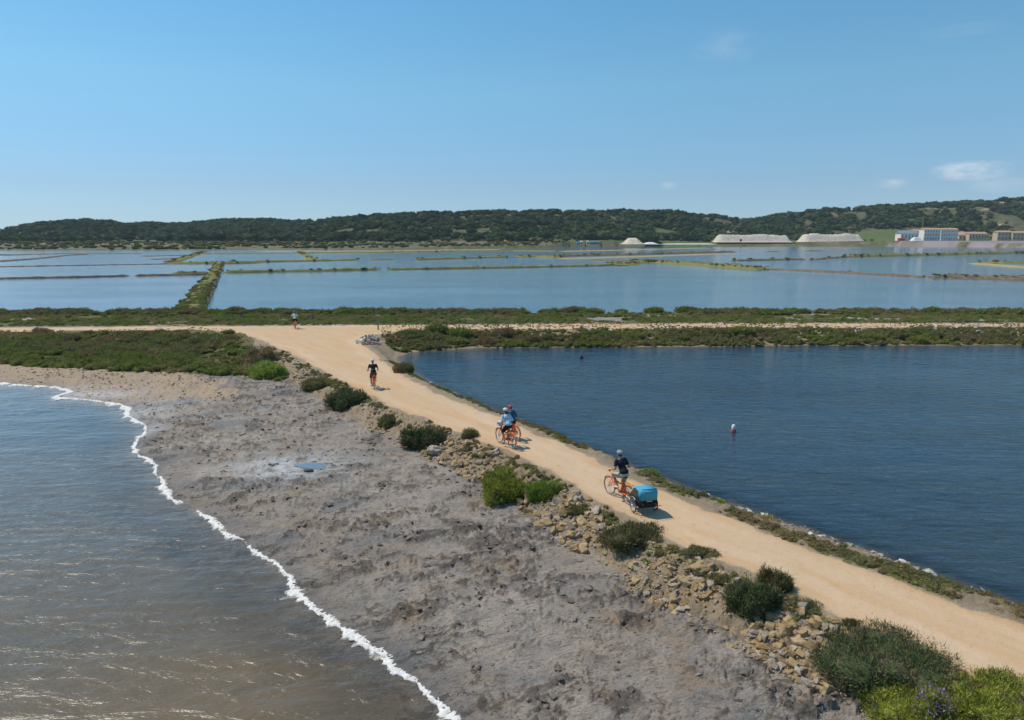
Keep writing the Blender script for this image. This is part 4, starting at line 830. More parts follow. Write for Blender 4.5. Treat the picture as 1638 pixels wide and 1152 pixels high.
def bx(bm, x0, x1, y0, y1, z0, z1):
    v = [bm.verts.new(c_) for c_ in ((x0, y0, z0), (x1, y0, z0), (x1, y1, z0), (x0, y1, z0), (x0, y0, z1), (x1, y0, z1), (x1, y1, z1), (x0, y1, z1))]
    for f_ in ((0, 3, 2, 1), (4, 5, 6, 7), (0, 1, 5, 4), (1, 2, 6, 5), (2, 3, 7, 6), (3, 0, 4, 7)): bm.faces.new([v[i] for i in f_])
def fin(bm, name, mt, parent=None, smooth=False, **kw):
    bmesh.ops.recalc_face_normals(bm, faces=bm.faces); me = D.meshes.new(name); bm.to_mesh(me); bm.free(); me.materials.append(mt)
    if smooth:
        for p_ in me.polygons: p_.use_smooth = True
    return link(name, me, parent, **kw)
def gable(w_, d_, z0, rise, over=.5):
    bm = bmesh.new(); x, y = w_ / 2 + over, d_ / 2 + over
    v = [bm.verts.new(c_) for c_ in ((-x, -y, z0), (x, -y, z0), (x, y, z0), (-x, y, z0), (-x, 0, z0 + rise), (x, 0, z0 + rise), (-x, -y, z0 - .25), (x, -y, z0 - .25), (x, y, z0 - .25), (-x, y, z0 - .25))]
    for f_ in ((0, 1, 5, 4), (2, 3, 4, 5), (0, 4, 3), (1, 2, 5), (6, 7, 1, 0), (7, 8, 2, 1), (8, 9, 3, 2), (9, 6, 0, 3), (9, 8, 7, 6)): bm.faces.new([v[i] for i in f_])
    return bm
def building(px0, px1, Yd, basey, topy, lab, wallm, roofm, storeys, cols, d_=12, rise=2.0, winw=1.4, cat='building', name='building', arcade=False, group=None):
    x0 = farxyz(px0, Yd)[0]; x1 = farxyz(px1, Yd)[0]; w_ = x1 - x0; zb = CAMH + (383 - basey) / F * Yd * .985; zt = CAMH + (383 - topy) / F * Yd * .985
    gz = float(hills(np.array([(x0 + x1) / 2]), np.array([float(Yd)]))[0][0]); zb = min(zb, gz + .3); h_ = max(3.0, zt - rise - zb)
    o = empty(name, ((x0 + x1) / 2, Yd, zb), 0, lab, cat, group)
    bm = bmesh.new(); bx(bm, -w_ / 2, w_ / 2, -d_ / 2, d_ / 2, -1.0, h_); fin(bm, 'wall', wallm, o); rf = fin(gable(w_, d_, h_ + .26, rise), 'roof', roofm, o)
    if storeys:
        bm = bmesh.new(); bx(bm, -.4, .4, -.4, .4, 0, 1.6); c_ = fin(bm, 'chimney', wallm, rf); c_.location = (w_ * .2, 1.5, h_ + rise * .7)
        fh = h_ / storeys; bm = bmesh.new(); bx(bm, -winw / 2, winw / 2, -.06, .06, 0, fh * .5); wm = D.meshes.new('window'); bm.to_mesh(wm); bm.free(); wm.materials.append(M_shut if wallm is M_cream else M_white2)
        bm = bmesh.new(); bx(bm, -winw / 2 + .12, winw / 2 - .12, -.09, .0, .12, fh * .5 - .12); pm = D.meshes.new('pane'); bm.to_mesh(pm); bm.free(); pm.materials.append(M_glass)
        for s in range(storeys):
            for c_ in range(cols):
                wi = link('window', wm, o); wi.location = (-w_ / 2 + w_ * (c_ + .5) / cols, -d_ / 2 - .03, s * fh + fh * .28); pn = link('pane', pm, wi); 
            if arcade and s: bm = bmesh.new(); bx(bm, -w_ / 2, w_ / 2, -d_ / 2 - 1.3, -d_ / 2 - .07, s * fh - .12, s * fh + .9); fin(bm, 'balcony', wallm, o)
        bm = bmesh.new(); bx(bm, -.6, .6, -.06, .06, 0, 2.2); dr__ = fin(bm, 'door', M_shut, o); dr__.location = (w_ * .02, -d_ / 2 - .05, 0)
    return o
M_white2 = plain('white_frame', (.7, .7, .68), .6)
building(1473, 1499, 1080, 381, 365.5, 'three storey white building with balconies, the left wing', M_wall, M_tile, 3, 6, 14, 2.2, 1.5, arcade=True)
building(1500, 1527, 1095, 380, 365.5, 'three storey white building with a tiled roof, the right wing', M_wall, M_tile, 3, 7, 14, 2.2, 1.0)
building(1436, 1463, 1070, 381, 369, 'low white shed with a grey sheet roof left of the white buildings', M_wall, M_metal, 1, 5, 16, 5.0, 1.8)
building(1458, 1474, 1130, 378, 367.5, 'cream house with a tiled roof behind the grey roofed shed', M_cream, M_tile, 1, 3, 12, 3)
building(1530, 1546, 1120, 379, 373.5, 'low terracotta roofed house directly right of the white building', M_cream, M_tile, 1, 3, 12, 3, group=None)
building(1546, 1574, 1110, 379, 371.5, 'long cream house with a terracotta roof, middle of the low houses', M_cream, M_tile, 1, 6, 12, 3)
building(1591, 1613, 1110, 378, 369.5, 'cream two part house with a terracotta roof near the right edge', M_cream, M_tile, 2, 4, 12, 2.4)
building(1615, 1645, 1105, 378, 370.5, 'terracotta roofed house cut by the right edge', M_cream, M_tile, 2, 5, 12, 2.4)
building(800, 814, 1000, 391, 384, 'small cream house alone at the foot of the central wood', M_cream, M_tile, 1, 2, 8, 2)
def boxthing(name, px0, px1, Yd, h_, d_, mt, lab, cat, z_off=0, rise=.6):
    x0, _, z0 = farxyz(px0, Yd); x1 = farxyz(px1, Yd)[0]; o = empty(name, ((x0 + x1) / 2, Yd, z0), 0, lab, cat)
    bm = bmesh.new(); bx(bm, -(x1 - x0) / 2, (x1 - x0) / 2, -d_ / 2, d_ / 2, -.5, h_); fin(bm, 'wall', mt, o); fin(gable(x1 - x0, d_, h_ + .26, rise, .2), 'roof', mt, o)
    bm = bmesh.new(); bx(bm, -.9, .9, -.06, .06, 0, h_ * .8); dd = fin(bm, 'door', M_glass, o); dd.location = (0, -d_ / 2 - .05, 0); return o
boxthing('shed', 1437, 1446, 1030, 3.2, 5, M_redp, 'red shed in front of the grey roofed building', 'shed')
boxthing('shed', 922, 930, 890, 1.8, 4, M_blue, 'small blue shed at the left end of the blue row by the shore', 'shed')
boxthing('shed', 943, 959, 890, 2.2, 4, M_blue, 'long blue shed on the far shore left of the small salt heap', 'shed')
boxthing('shed', 928.5, 931.5, 885, 3.0, 2, M_wall, 'white hut standing before the small blue shed', 'shed')
boxthing('shed', 938.5, 941.5, 885, 3.0, 2, M_wall, 'white hut between the blue sheds', 'shed')
boxthing('van', 209, 213.5, 800, 1.9, 2.2, M_wall, 'white van parked on the flat land below the green field', 'van', rise=.25)
# tower crane mast
x_, y_, z_ = farxyz(1473.6, 1200); cr = empty('crane', (x_, y_, z_), 0, 'thin yellow tower crane behind the white buildings', 'crane')
bm = bmesh.new(); hT = 34
for sx in (-.6, .6):
    for sy in (-.6, .6): bx(bm, sx - .09, sx + .09, sy - .09, sy + .09, 0, hT)
for k in range(22): bx(bm, -.69, .69, -.66, -.58, k * hT / 22, k * hT / 22 + .12)
fin(bm, 'mast', M_yel, cr); bm = bmesh.new(); bx(bm, -3, 9, -.25, .25, hT + .02, hT + .5); fin(bm, 'jib', M_yel, cr); bm = bmesh.new(); bx(bm, -3.2, -2, -.6, .6, hT - 1.0, hT - .01); fin(bm, 'counterweight', M_sg, cr)

# ------------------------------------------------------------------ posts and buoys
M_wood = plain('weathered_wood', (.26, .21, .17), .9, bump=.3); M_sign = plain('sign_panel', (.20, .20, .21), .6); M_signp = plain('sign_cap', (.42, .33, .30), .7)
x_, y_ = at(605, 527.5, 1.0); z_ = float(height([x_], [y_])[0]); s_ = empty('signpost', (x_, y_, z_), 0, 'wooden signpost with a dark panel beside the junction', 'sign')
bm = bmesh.new(); bx(bm, -.06, .06, -.06, .06, -.1, 1.38); fin(bm, 'post', M_wood, s_); bm = bmesh.new(); bx(bm, -.14, .14, -.1, -.063, .62, 1.0); fin(bm, 'panel', M_sign, s_)
bm = bmesh.new(); bx(bm, -.19, .19, -.1, .1, 1.383, 1.47); fin(bm, 'cap', M_signp, s_)
x_, y_ = at(500, 511, .8); z_ = float(height([x_], [y_])[0]); s_ = empty('marker_post', (x_, y_, z_), 0, 'short marker post with a small board in the scrub by the salt pan', 'post')
bm = bmesh.new(); bx(bm, -.06, .06, -.06, .06, -.1, 1.3); fin(bm, 'post', M_wood, s_); bm = bmesh.new(); bx(bm, -.16, .16, -.1, -.063, 1.0, 1.3); fin(bm, 'board', M_sign, s_)
def lathe(prof, seg=20):
    bm = bmesh.new(); rings = [[bm.verts.new((r_ * math.cos(k * 6.2832 / seg), r_ * math.sin(k * 6.2832 / seg), z_)) for k in range(seg)] for r_, z_ in prof]
    for a_, b_ in zip(rings[:-1], rings[1:]):
        for k in range(seg): bm.faces.new((a_[k], a_[(k + 1) % seg], b_[(k + 1) % seg], b_[k]))
    bm.faces.new(rings[0][::-1]); bm.faces.new(rings[-1]); return bm
M_bw = plain('buoy_white', (.75, .73, .70), .5); M_br = plain('buoy_red', (.40, .08, .07), .5); M_bk = plain('buoy_black', (.03, .03, .03), .5)
b_ = empty('buoy', (*at(1173, 691, 0), 0), 0, 'white and red buoy floating in the middle of the pond', 'buoy')
fin(lathe([(.03, -.2), (.13, -.1), (.15, .0), (.13, .12), (.1, .16)]), 'float', M_br, b_, True); fin(lathe([(.1, .162), (.1, .2), (.095, .36), (.05, .40)]), 'top', M_bw, b_, True)
b_ = empty('buoy', (*at(930, 573, 0), 0), 0, 'small dark buoy near the far bank of the pond', 'buoy')
fin(lathe([(.03, -.2), (.15, -.1), (.17, .05), (.14, .18), (.08, .22)]), 'float', M_bk, b_, True); fin(lathe([(.04, .222), (.04, .32), (.02, .34)]), 'top', M_br, b_, True)
# ------------------------------------------------------------------ cyclists, bicycles and the child trailer
M_or = plain('orange_paint', (.92, .20, .015), .35, var=.06); M_blkp = plain('black_rubber', (.025, .025, .025), .8); M_steel = plain('bright_steel', (.55, .55, .56), .3, .9)
M_rimg = plain('rim_grey', (.42, .42, .42), .4, .5); M_tan = plain('tyre_tan', (.30, .20, .12), .8); M_saddle = plain('saddle_black', (.03, .03, .035), .6)
M_skin = plain('skin', (.50, .30, .21), .6, var=.06); M_skin2 = plain('skin_tanned', (.42, .235, .16), .6, var=.06); M_hair = plain('hair_brown', (.07, .045, .03), .8); M_hair2 = plain('hair_grey', (.22, .19, .17), .8)
def tube_bm(bm, pts, r, seg=8, closed=False):
    pts = [Vector(p_) for p_ in pts]; n = len(pts); rings = []
    for i, p_ in enumerate(pts):
        if closed: d = (pts[(i + 1) % n] - pts[i - 1]).normalized()
        else: d = (pts[min(i + 1, n - 1)] - pts[max(i - 1, 0)]).normalized()
        rf = Vector((0, 1, 0)) if abs(d.y) < .8 else Vector((0, 0, 1))
        a_ = d.cross(rf).normalized(); b_ = d.cross(a_).normalized(); rr = r[i] if isinstance(r, (list, tuple)) else r
        rings.append([bm.verts.new(p_ + (a_ * math.cos(k * 6.28318 / seg) + b_ * math.sin(k * 6.28318 / seg)) * rr) for k in range(seg)])
    m_ = n if closed else n - 1
    for i in range(m_):
        A_, B_ = rings[i], rings[(i + 1) % n]
        for k in range(seg): bm.faces.new((A_[k], A_[(k + 1) % seg], B_[(k + 1) % seg], B_[k]))
    if not closed: bm.faces.new(rings[0][::-1]); bm.faces.new(rings[-1])
def ring_pts(c, r_, n=36, ax='y', a0=0, a1=6.28318, end=False):
    out = []
    for k in range(n + (1 if end else 0)):
        a_ = a0 + (a1 - a0) * k / n; out.append((c[0] + r_ * math.cos(a_), c[1], c[2] + r_ * math.sin(a_)))
    return out
def wheel(parent, c, r_, tyre_m=M_blkp, spokes=20, tr=.021, rim_m=M_rimg):
    bm = bmesh.new(); tube_bm(bm, ring_pts(c, r_ - tr), tr, 8, True); w_ = D.objects.new('wheel', None); COL.objects.link(w_); w_.parent = parent; w_.empty_display_size = .1
    fin(bm, 'tyre', tyre_m, w_, True)
    bm = bmesh.new(); tube_bm(bm, ring_pts(c, r_ - 2.4 * tr), .013, 6, True); fin(bm, 'rim', rim_m, w_, True)
    bm = bmesh.new()
    for k in range(spokes):
        a_ = k * 6.28318 / spokes; s = (1 if k % 2 else -1) * .03
        tube_bm(bm, [(c[0] + .02 * math.cos(a_ + .6), c[1] + s, c[2] + .02 * math.sin(a_ + .6)), (c[0] + (r_ - 2.5 * tr) * math.cos(a_), c[1], c[2] + (r_ - 2.5 * tr) * math.sin(a_))], .0028, 4)
    fin(bm, 'spokes', M_steel, w_); bm = bmesh.new(); tube_bm(bm, [(c[0], c[1] - .06, c[2]), (c[0], c[1] + .06, c[2])], .022, 10); fin(bm, 'hub', M_steel, w_, True); return w_
RA, FA, BB, SD, HB = Vector((-.50, 0, .34)), Vector((.60, 0, .34)), Vector((-.06, 0, .30)), Vector((-.22, 0, .90)), Vector((.34, 0, 1.04))
def bicycle(loc, heading, lab, grp='orange bicycles', crank=0.0, tyre_m=M_blkp, rack=None, front=None):
    o = empty('bicycle', loc, heading, lab, 'bicycle', grp)
    wheel(o, RA, .34, tyre_m); wheel(o, FA, .34, tyre_m)
    hd, hu = Vector((.42, 0, .66)), Vector((.36, 0, .88)); bm = bmesh.new()
    tube_bm(bm, [BB, SD * .93 + BB * .07], .026); tube_bm(bm, [BB, (.1, 0, .36), (.3, 0, .5), hd], .038); tube_bm(bm, [(-.15, 0, .62), (.05, 0, .60), (.25, 0, .68), (.385, 0, .79)], .029); tube_bm(bm, [hd + Vector((.01, 0, -.03)), hu + Vector((-.005, 0, .02))], .026)
    for s in (-1, 1): tube_bm(bm, [BB + Vector((0, s * .03, 0)), RA + Vector((0, s * .065, 0))], .016); tube_bm(bm, [RA + Vector((0, s * .065, 0)), (-.19, s * .02, .74)], .010)
    fin(bm, 'frame', M_or, o, True)
    bm = bmesh.new(); tube_bm(bm, [SD * .9 + BB * .1, SD], .013); fin(bm, 'seat_post', M_steel, o, True)
    bm = bmesh.new()
    for s in (-1, 1): tube_bm(bm, [hd + Vector((0, s * .045, 0)), (.47, s * .055, .55), FA + Vector((0, s * .06, 0))], .013)
    tube_bm(bm, [hd + Vector((0, -.05, .01)), hd + Vector((0, .05, .01))], .016); fin(bm, 'fork', M_or, o, True)
    bm = bmesh.new(); tube_bm(bm, [hu, HB + Vector((.0, 0, -.02))], .014); tube_bm(bm, [(.18, .31, 1.05), (.26, .28, 1.06), (.34, .1, 1.03), HB + Vector((0, 0, -.01)), (.34, -.1, 1.03), (.26, -.28, 1.06), (.18, -.31, 1.05)], .012); hb = fin(bm, 'handlebar', M_steel, o, True)
    for s in (-1, 1): bm = bmesh.new(); tube_bm(bm, [(.16, s * .318, 1.05), (.25, s * .284, 1.06)], .017); fin(bm, 'grip', M_blkp, hb, True)
    bm = bmesh.new(); bmesh.ops.create_uvsphere(bm, u_segments=12, v_segments=8, radius=1, matrix=Matrix.Translation(SD + Vector((-.03, 0, .02))) @ Matrix.Diagonal((.13, .095, .035, 1))); bmesh.ops.create_uvsphere(bm, u_segments=10, v_segments=6, radius=1, matrix=Matrix.Translation(SD + Vector((.09, 0, .02))) @ Matrix.Diagonal((.08, .03, .025, 1))); fin(bm, 'saddle', M_saddle, o, True)
    for c, a0, a1, nm in ((RA, .25, 3.3, 'mudguard'), (FA, .5, 3.0, 'mudguard')):
        bm = bmesh.new(); P_ = ring_pts(c, .365, 18, 'y', a0, a1, True); v0 = [(bm.verts.new((x_, -.03, z_)), bm.verts.new((x_ + (x_ - c[0]) * .03, 0, z_ + (z_ - c[2]) * .03)), bm.verts.new((x_, .03, z_))) for x_, _, z_ in P_]
        for a_, b_ in zip(v0[:-1], v0[1:]): bm.faces.new((a_[0], a_[1], b_[1], b_[0])); bm.faces.new((a_[1], a_[2], b_[2], b_[1]))
        fin(bm, nm, M_or, o, True)
    bm = bmesh.new()
    for s in (-.06, -.02, .02, .06): tube_bm(bm, [(-.28, s, .74), (-.72, s, .74)], .006, 6)
    for s in (-1, 1): tube_bm(bm, [(-.5, s * .07, .36), (-.62, s * .07, .735)], .006, 6); tube_bm(bm, [(-.5, s * .07, .36), (-.40, s * .07, .735)], .006, 6)
    tube_bm(bm, [(-.72, -.07, .74), (-.72, .07, .74)], .007, 6); fin(bm, 'rear_rack', M_or, o, True)
    bm = bmesh.new(); tube_bm(bm, ring_pts((BB.x, -.06, BB.z), .085, 18), .01, 5, True); tube_bm(bm, [(BB.x, -.08, BB.z), (BB.x, .08, BB.z)], .02); pd = []
    for s, a_ in ((1, crank), (-1, crank + math.pi)):
        e_ = Vector((BB.x + .17 * math.cos(a_), s * .09, BB.z + .17 * math.sin(a_))); tube_bm(bm, [(BB.x, s * .08, BB.z), e_], .011, 6); pd.append(e_ + Vector((0, s * .06, 0)))
    ck = fin(bm, 'crankset', M_steel, o)
    for e_ in pd: bm = bmesh.new(); bx(bm, e_.x - .045, e_.x + .045, e_.y - .045, e_.y + .045, e_.z - .012, e_.z + .012); fin(bm, 'pedal', M_blkp, ck)
    bm = bmesh.new(); bx(bm, -.47, .04, -.085, -.07, .25, .40); fin(bm, 'chain_guard', M_or, o)
    bm = bmesh.new(); bmesh.ops.create_uvsphere(bm, u_segments=10, v_segments=6, radius=.035, matrix=Matrix.Translation((.46, 0, .80))); fin(bm, 'headlight', M_blkp if front is None else front, o, True)
    if rack is not None: bm = bmesh.new(); bx(bm, -.70, -.34, -.10, .10, .75, .83); fin(bm, 'rack_bag', rack, o)
    if front is not None: bm = bmesh.new(); bx(bm, .44, .62, -.13, .13, .82, 1.0); fin(bm, 'front_bag', front, o)
    return o, pd
def ik(a_, b_, l1, l2, pole):
    a_, b_ = Vector(a_), Vector(b_); d = b_ - a_; L0 = min(d.length, (l1 + l2) * .995); dn = d.normalized(); x_ = (l1 * l1 - l2 * l2 + L0 * L0) / (2 * L0); h_ = math.sqrt(max(l1 * l1 - x_ * x_, 0))
    p_ = Vector(pole); p_ = (p_ - dn * p_.dot(dn)).normalized(); return a_ + dn * x_ + p_ * h_
def seg(bm, p0, r0, p1, r1):
    p0, p1 = Vector(p0), Vector(p1); d = p1 - p0
    if d.length > 1e-4:
        bmesh.ops.create_cone(bm, cap_ends=True, segments=14, radius1=r0, radius2=r1, depth=d.length, matrix=Matrix.Translation((p0 + p1) / 2) @ d.to_track_quat('Z', 'Y').to_matrix().to_4x4())
    for p_, r_ in ((p0, r0), (p1, r1)): bmesh.ops.create_icosphere(bm, subdivisions=2, radius=r_, matrix=Matrix.Translation(p_))
def elp(bm, c, r_, rot=(0, 0, 0)):
    from mathutils import Euler
    bmesh.ops.create_icosphere(bm, subdivisions=3, radius=1, matrix=Matrix.Translation(c) @ Euler(rot).to_matrix().to_4x4() @ Matrix.Diagonal((*r_, 1)))
def remesh(bm, name, mt, parent, vox, smooth=4, extra=None, loc=(0, 0, 0), **kw):
    me = D.meshes.new(name + '_raw'); bm.to_mesh(me); bm.free(); o = D.objects.new(name + '_raw', me); COL.objects.link(o)
    m_ = o.modifiers.new('r', 'REMESH'); m_.mode = 'VOXEL'; m_.voxel_size = vox
    m2 = o.modifiers.new('s', 'SMOOTH'); m2.factor = .5; m2.iterations = smooth
    dg = bpy.context.evaluated_depsgraph_get(); dg.update(); out = D.meshes.new_from_object(o.evaluated_get(dg)); D.objects.remove(o); D.meshes.remove(me); out.name = name
    if extra is not None:
        b2 = bmesh.new(); b2.from_mesh(out); e_ = D.meshes.new('x'); extra.to_mesh(e_); b2.from_mesh(e_); b2.to_mesh(out); b2.free(); extra.free(); D.meshes.remove(e_)
    out.materials.clear(); out.materials.append(mt)
    for p_ in out.polygons: p_.use_smooth = True
    o = link(name, out, parent, **kw); return o
def rider(loc, heading, lab, pedals, shirt, shorts, helmet, shoes, skin=M_skin, hair=M_hair, sleeves='short', scale=1.0, lean=.13, backpack=None, female=False, turn=0.0, vox=.011):
    o = empty('person', loc, heading, lab, 'person'); o.scale = (scale,) * 3
    k = .94 if female else 1.0
    hip = Vector((-.21, 0, 1.0)); chest = Vector((-.21 + lean * 1.5, 0, 1.36)); nk = Vector((-.19 + lean * 2.0, 0, 1.50)); head = nk + Vector((.05, 0, .165))
    sh = [Vector((nk.x - .01, s * .185 * k, 1.445)) for s in (1, -1)]; hd_ = [Vector((.20, s * .30, 1.095)) for s in (1, -1)]
    el_ = [ik(sh[i], hd_[i] + Vector((-.04, 0, .02)), .29, .26, (-.45, (1, -1)[i] * .40, -.8)) for i in (0, 1)]
    hp = [hip + Vector((.01, s * .095, -.03)) for s in (1, -1)]; an = [p_ / 1.0 + Vector((-.07, -(1, -1)[i] * .02, .115)) for i, p_ in enumerate(pedals)]
    kn = [ik(hp[i], an[i], .44, .42, (1, (1, -1)[i] * .12, .3)) for i in (0, 1)]
    bm = bmesh.new()
    elp(bm, hip, (.115, .165, .11)); seg(bm, hip + Vector((0, 0, .02)), .115, chest - Vector((0, 0, .08)), .12); elp(bm, chest, (.115, .165 * k, .16), (0, .25, 0)); elp(bm, nk - Vector((.02, 0, .06)), (.09, .17 * k, .07))
    seg(bm, nk - Vector((0, 0, .03)), .055, head - Vector((.02, 0, .07)), .052)
    ct, st_ = math.cos(turn), math.sin(turn)
    def hv(x_, y_, z_): return head + Vector((x_ * ct - y_ * st_, x_ * st_ + y_ * ct, z_))
    elp(bm, head, (.098, .076, .115)); elp(bm, hv(.035, 0, -.055), (.062, .055, .06)); seg(bm, hv(.092, 0, .01), .012, hv(.108, 0, -.022), .016)
    for s in (1, -1): elp(bm, hv(-.005, s * .078, -.01), (.020, .012, .032)); elp(bm, hv(.080, s * .032, .018), (.014, .017, .010))
    elp(bm, hv(.088, 0, -.058), (.014, .026, .010))
    ex = bmesh.new()
    for i, s in enumerate((1, -1)):
        seg(bm, sh[i], .052, el_[i], .040); seg(bm, el_[i], .040, hd_[i] + Vector((-.05, 0, .02)), .028)
        elp(bm, hd_[i] + Vector((-.015, 0, .006)), (.045, .042, .020)); seg(bm, hd_[i] + Vector((-.02, -s * .03, .0)), .014, hd_[i] + Vector((.02, -s * .045, -.03)), .010)
        for f_ in range(4):
            yy_ = hd_[i].y + (f_ - 1.5) * .019; ln_ = (.9, 1, .97, .8)[f_]; x_ = hd_[i].x; z_ = hd_[i].z
            seg(ex, (x_ + .015, yy_, z_ + .008), .0088, (x_ + .015 + .030 * ln_, yy_, z_ - .012), .0082); seg(ex, (x_ + .015 + .030 * ln_, yy_, z_ - .012), .0082, (x_ + .030, yy_, z_ - .045 * ln_), .0078); seg(ex, (x_ + .030, yy_, z_ - .045 * ln_), .0078, (x_ + .008, yy_, z_ - .055 * ln_), .007)
        seg(bm, hp[i], .085, kn[i], .056); seg(bm, kn[i], .054, kn[i] * .6 + an[i] * .4 + Vector((-.015, 0, 0)), .052); seg(bm, kn[i] * .6 + an[i] * .4 + Vector((-.015, 0, 0)), .052, an[i], .035)
        seg(bm, an[i] + Vector((-.02, 0, -.05)), .032, an[i] + Vector((.14, s * .01, -.075)), .026)
    remesh(bm, 'body', skin, o, vox, 3, ex)
    bm = bmesh.new(); elp(bm, hip + Vector((0, 0, .10)), (.135, .172 * k, .11)); seg(bm, hip + Vector((0, 0, .1)), .128, chest - Vector((0, 0, .08)), .135); elp(bm, chest, (.132, .182 * k, .165), (0, .25, 0)); elp(bm, nk - Vector((.02, 0, .065)), (.098, .185 * k, .072))
    for i in (0, 1):
        if sleeves == 'long': seg(bm, sh[i], .068, el_[i], .055); seg(bm, el_[i], .055, hd_[i] * .85 + el_[i] * .15 + Vector((-.03, 0, .02)), .040)
        else: seg(bm, sh[i], .068, sh[i] * .45 + el_[i] * .55, .064)
    remesh(bm, 'shirt', shirt, o, .013, 3)
    bm = bmesh.new(); elp(bm, hip + Vector((0, 0, -.01)), (.135, .178, .115))
    for i in (0, 1): seg(bm, hp[i], .108, hp[i] * .2 + kn[i] * .8, .092)
    remesh(bm, 'shorts', shorts, o, .014, 3)
    for i, s in enumerate((1, -1)):
        bm = bmesh.new(); seg(bm, an[i] + Vector((-.03, 0, -.045)), .042, an[i] + Vector((.06, s * .005, -.06)), .04); seg(bm, an[i] + Vector((.06, s * .005, -.065)), .038, an[i] + Vector((.155, s * .01, -.08)), .030)
        remesh(bm, 'shoe', shoes, o, .010, 2)
    bm = bmesh.new(); elp(bm, hv(-.022, 0, .012), (.095, .084, .112)); 
    if female: elp(bm, hv(-.085, 0, -.10), (.045, .055, .11))
    hr = remesh(bm, 'hair', hair, o, .012, 2)
    bm = bmesh.new(); elp(bm, hv(-.012, 0, .052), (.135, .108, .088)); hm = remesh(bm, 'helmet', helmet, o, .012, 1)
    bm = bmesh.new()
    for s in (-.05, 0, .05): tube_bm(bm, [hv(-.10, s, .115 - abs(s) * .5), hv(-.02, s, .143 - abs(s) * .4), hv(.07, s, .115 - abs(s) * .5)], .007, 6)
    fin(bm, 'helmet_ridge', helmet if helmet is not M_hred else M_blkp, hm, True)
    if backpack: bm = bmesh.new(); elp(bm, chest + Vector((-.19, 0, -.03)), (.09, .14, .2), (0, .15, 0)); remesh(bm, 'backpack', backpack, o, .014, 2)
    return o
def cloth(n, c, v=.12): return plain(n, c, .9, var=v, scale=14, bump=.2)
M_hgrey = plain('helmet_grey', (.25, .30, .34), .4); M_hred = plain('helmet_red', (.62, .02, .03), .35); M_hblue = plain('helmet_pale_blue', (.42, .58, .85), .35); M_hdk = plain('helmet_dark_teal', (.03, .12, .13), .4); M_hwh = plain('helmet_cream', (.62, .60, .52), .5)
C_navy = cloth('tshirt_navy', (.012, .016, .03)); C_beige = cloth('shorts_beige', (.48, .43, .31)); C_lb = cloth('shirt_pale_blue', (.42, .58, .72), .3); C_dk = cloth('shorts_dark', (.010, .012, .03)); C_blue = cloth('jacket_blue', (.02, .09, .20)); C_blk = cloth('shirt_black', (.02, .024, .022)); C_ol = cloth('shorts_olive', (.10, .08, .05)); C_wh = cloth('shirt_white', (.55, .65, .74))
M_shw = plain('shoe_white', (.68, .64, .62), .7); M_shp = plain('shoe_lilac', (.40, .32, .46), .7); M_pack = cloth('backpack_black', (.02, .02, .022)); M_pkw = plain('bag_white', (.72, .62, .64), .6); M_rb = plain('reflector_red', (.45, .03, .02), .3)
def hdg(deg_left): return R(90 + deg_left)      # degrees to the left of straight ahead
def team(px, py, deg, bl_, pl_, crank, bkw={}, **kw):
    x_, y_ = at(px, py, 1.0); a_ = hdg(deg); off = Vector((.5 * math.cos(a_), .5 * math.sin(a_), 0)); z_ = float(height([x_], [y_])[0]); loc = (x_ + off.x, y_ + off.y, z_ + .005)
    b_, pd = bicycle(loc, a_, bl_, crank=crank, **bkw); sc_ = kw.get('scale', 1.0)
    rider(loc, a_, pl_, [p_ / sc_ for p_ in pd], **kw); return loc, a_
locT, aT = team(1005, 807, 28, 'orange city bicycle towing the blue trailer', 'man in black t-shirt and beige shorts on the bicycle that pulls the trailer', 1.0, {'tyre_m': M_tan}, shirt=C_navy, shorts=C_beige, helmet=M_hgrey, shoes=M_shw, skin=M_skin2, hair=M_hair, lean=.10)
team(819, 718, 31, 'orange bicycle ridden by the woman in pale blue', 'woman in a pale blue long sleeved shirt and dark shorts on an orange bicycle', -1.2, {'front': M_pkw, 'tyre_m': M_tan}, shirt=C_lb, shorts=C_dk, helmet=M_hwh, shoes=M_shp, sleeves='long', female=True, lean=.11, hair=M_hair, scale=.955)
team(826, 705, 31, 'bicycle ridden by the rider in the red helmet', 'person in a blue jacket and red helmet beside the woman in pale blue', .6, {'tyre_m': M_tan}, shirt=C_blue, shorts=C_dk, helmet=M_hred, shoes=M_shw, sleeves='long', lean=.09, scale=.86)
team(599, 623.5, 17, 'orange bicycle seen from behind under the rider with the pale blue helmet', 'cyclist in a black shirt and pale blue helmet riding alone up the track', -1.3, {'rack': M_rb}, shirt=C_blk, shorts=C_ol, helmet=M_hblue, shoes=M_shw, lean=.10, vox=.014)
team(472.5, 526.5, 16, 'orange bicycle of the farthest rider at the track junction', 'farthest cyclist in a white shirt and navy shorts at the track junction', -1.2, {}, shirt=C_wh, shorts=C_dk, helmet=M_hdk, shoes=M_shw, lean=.08, vox=.018)
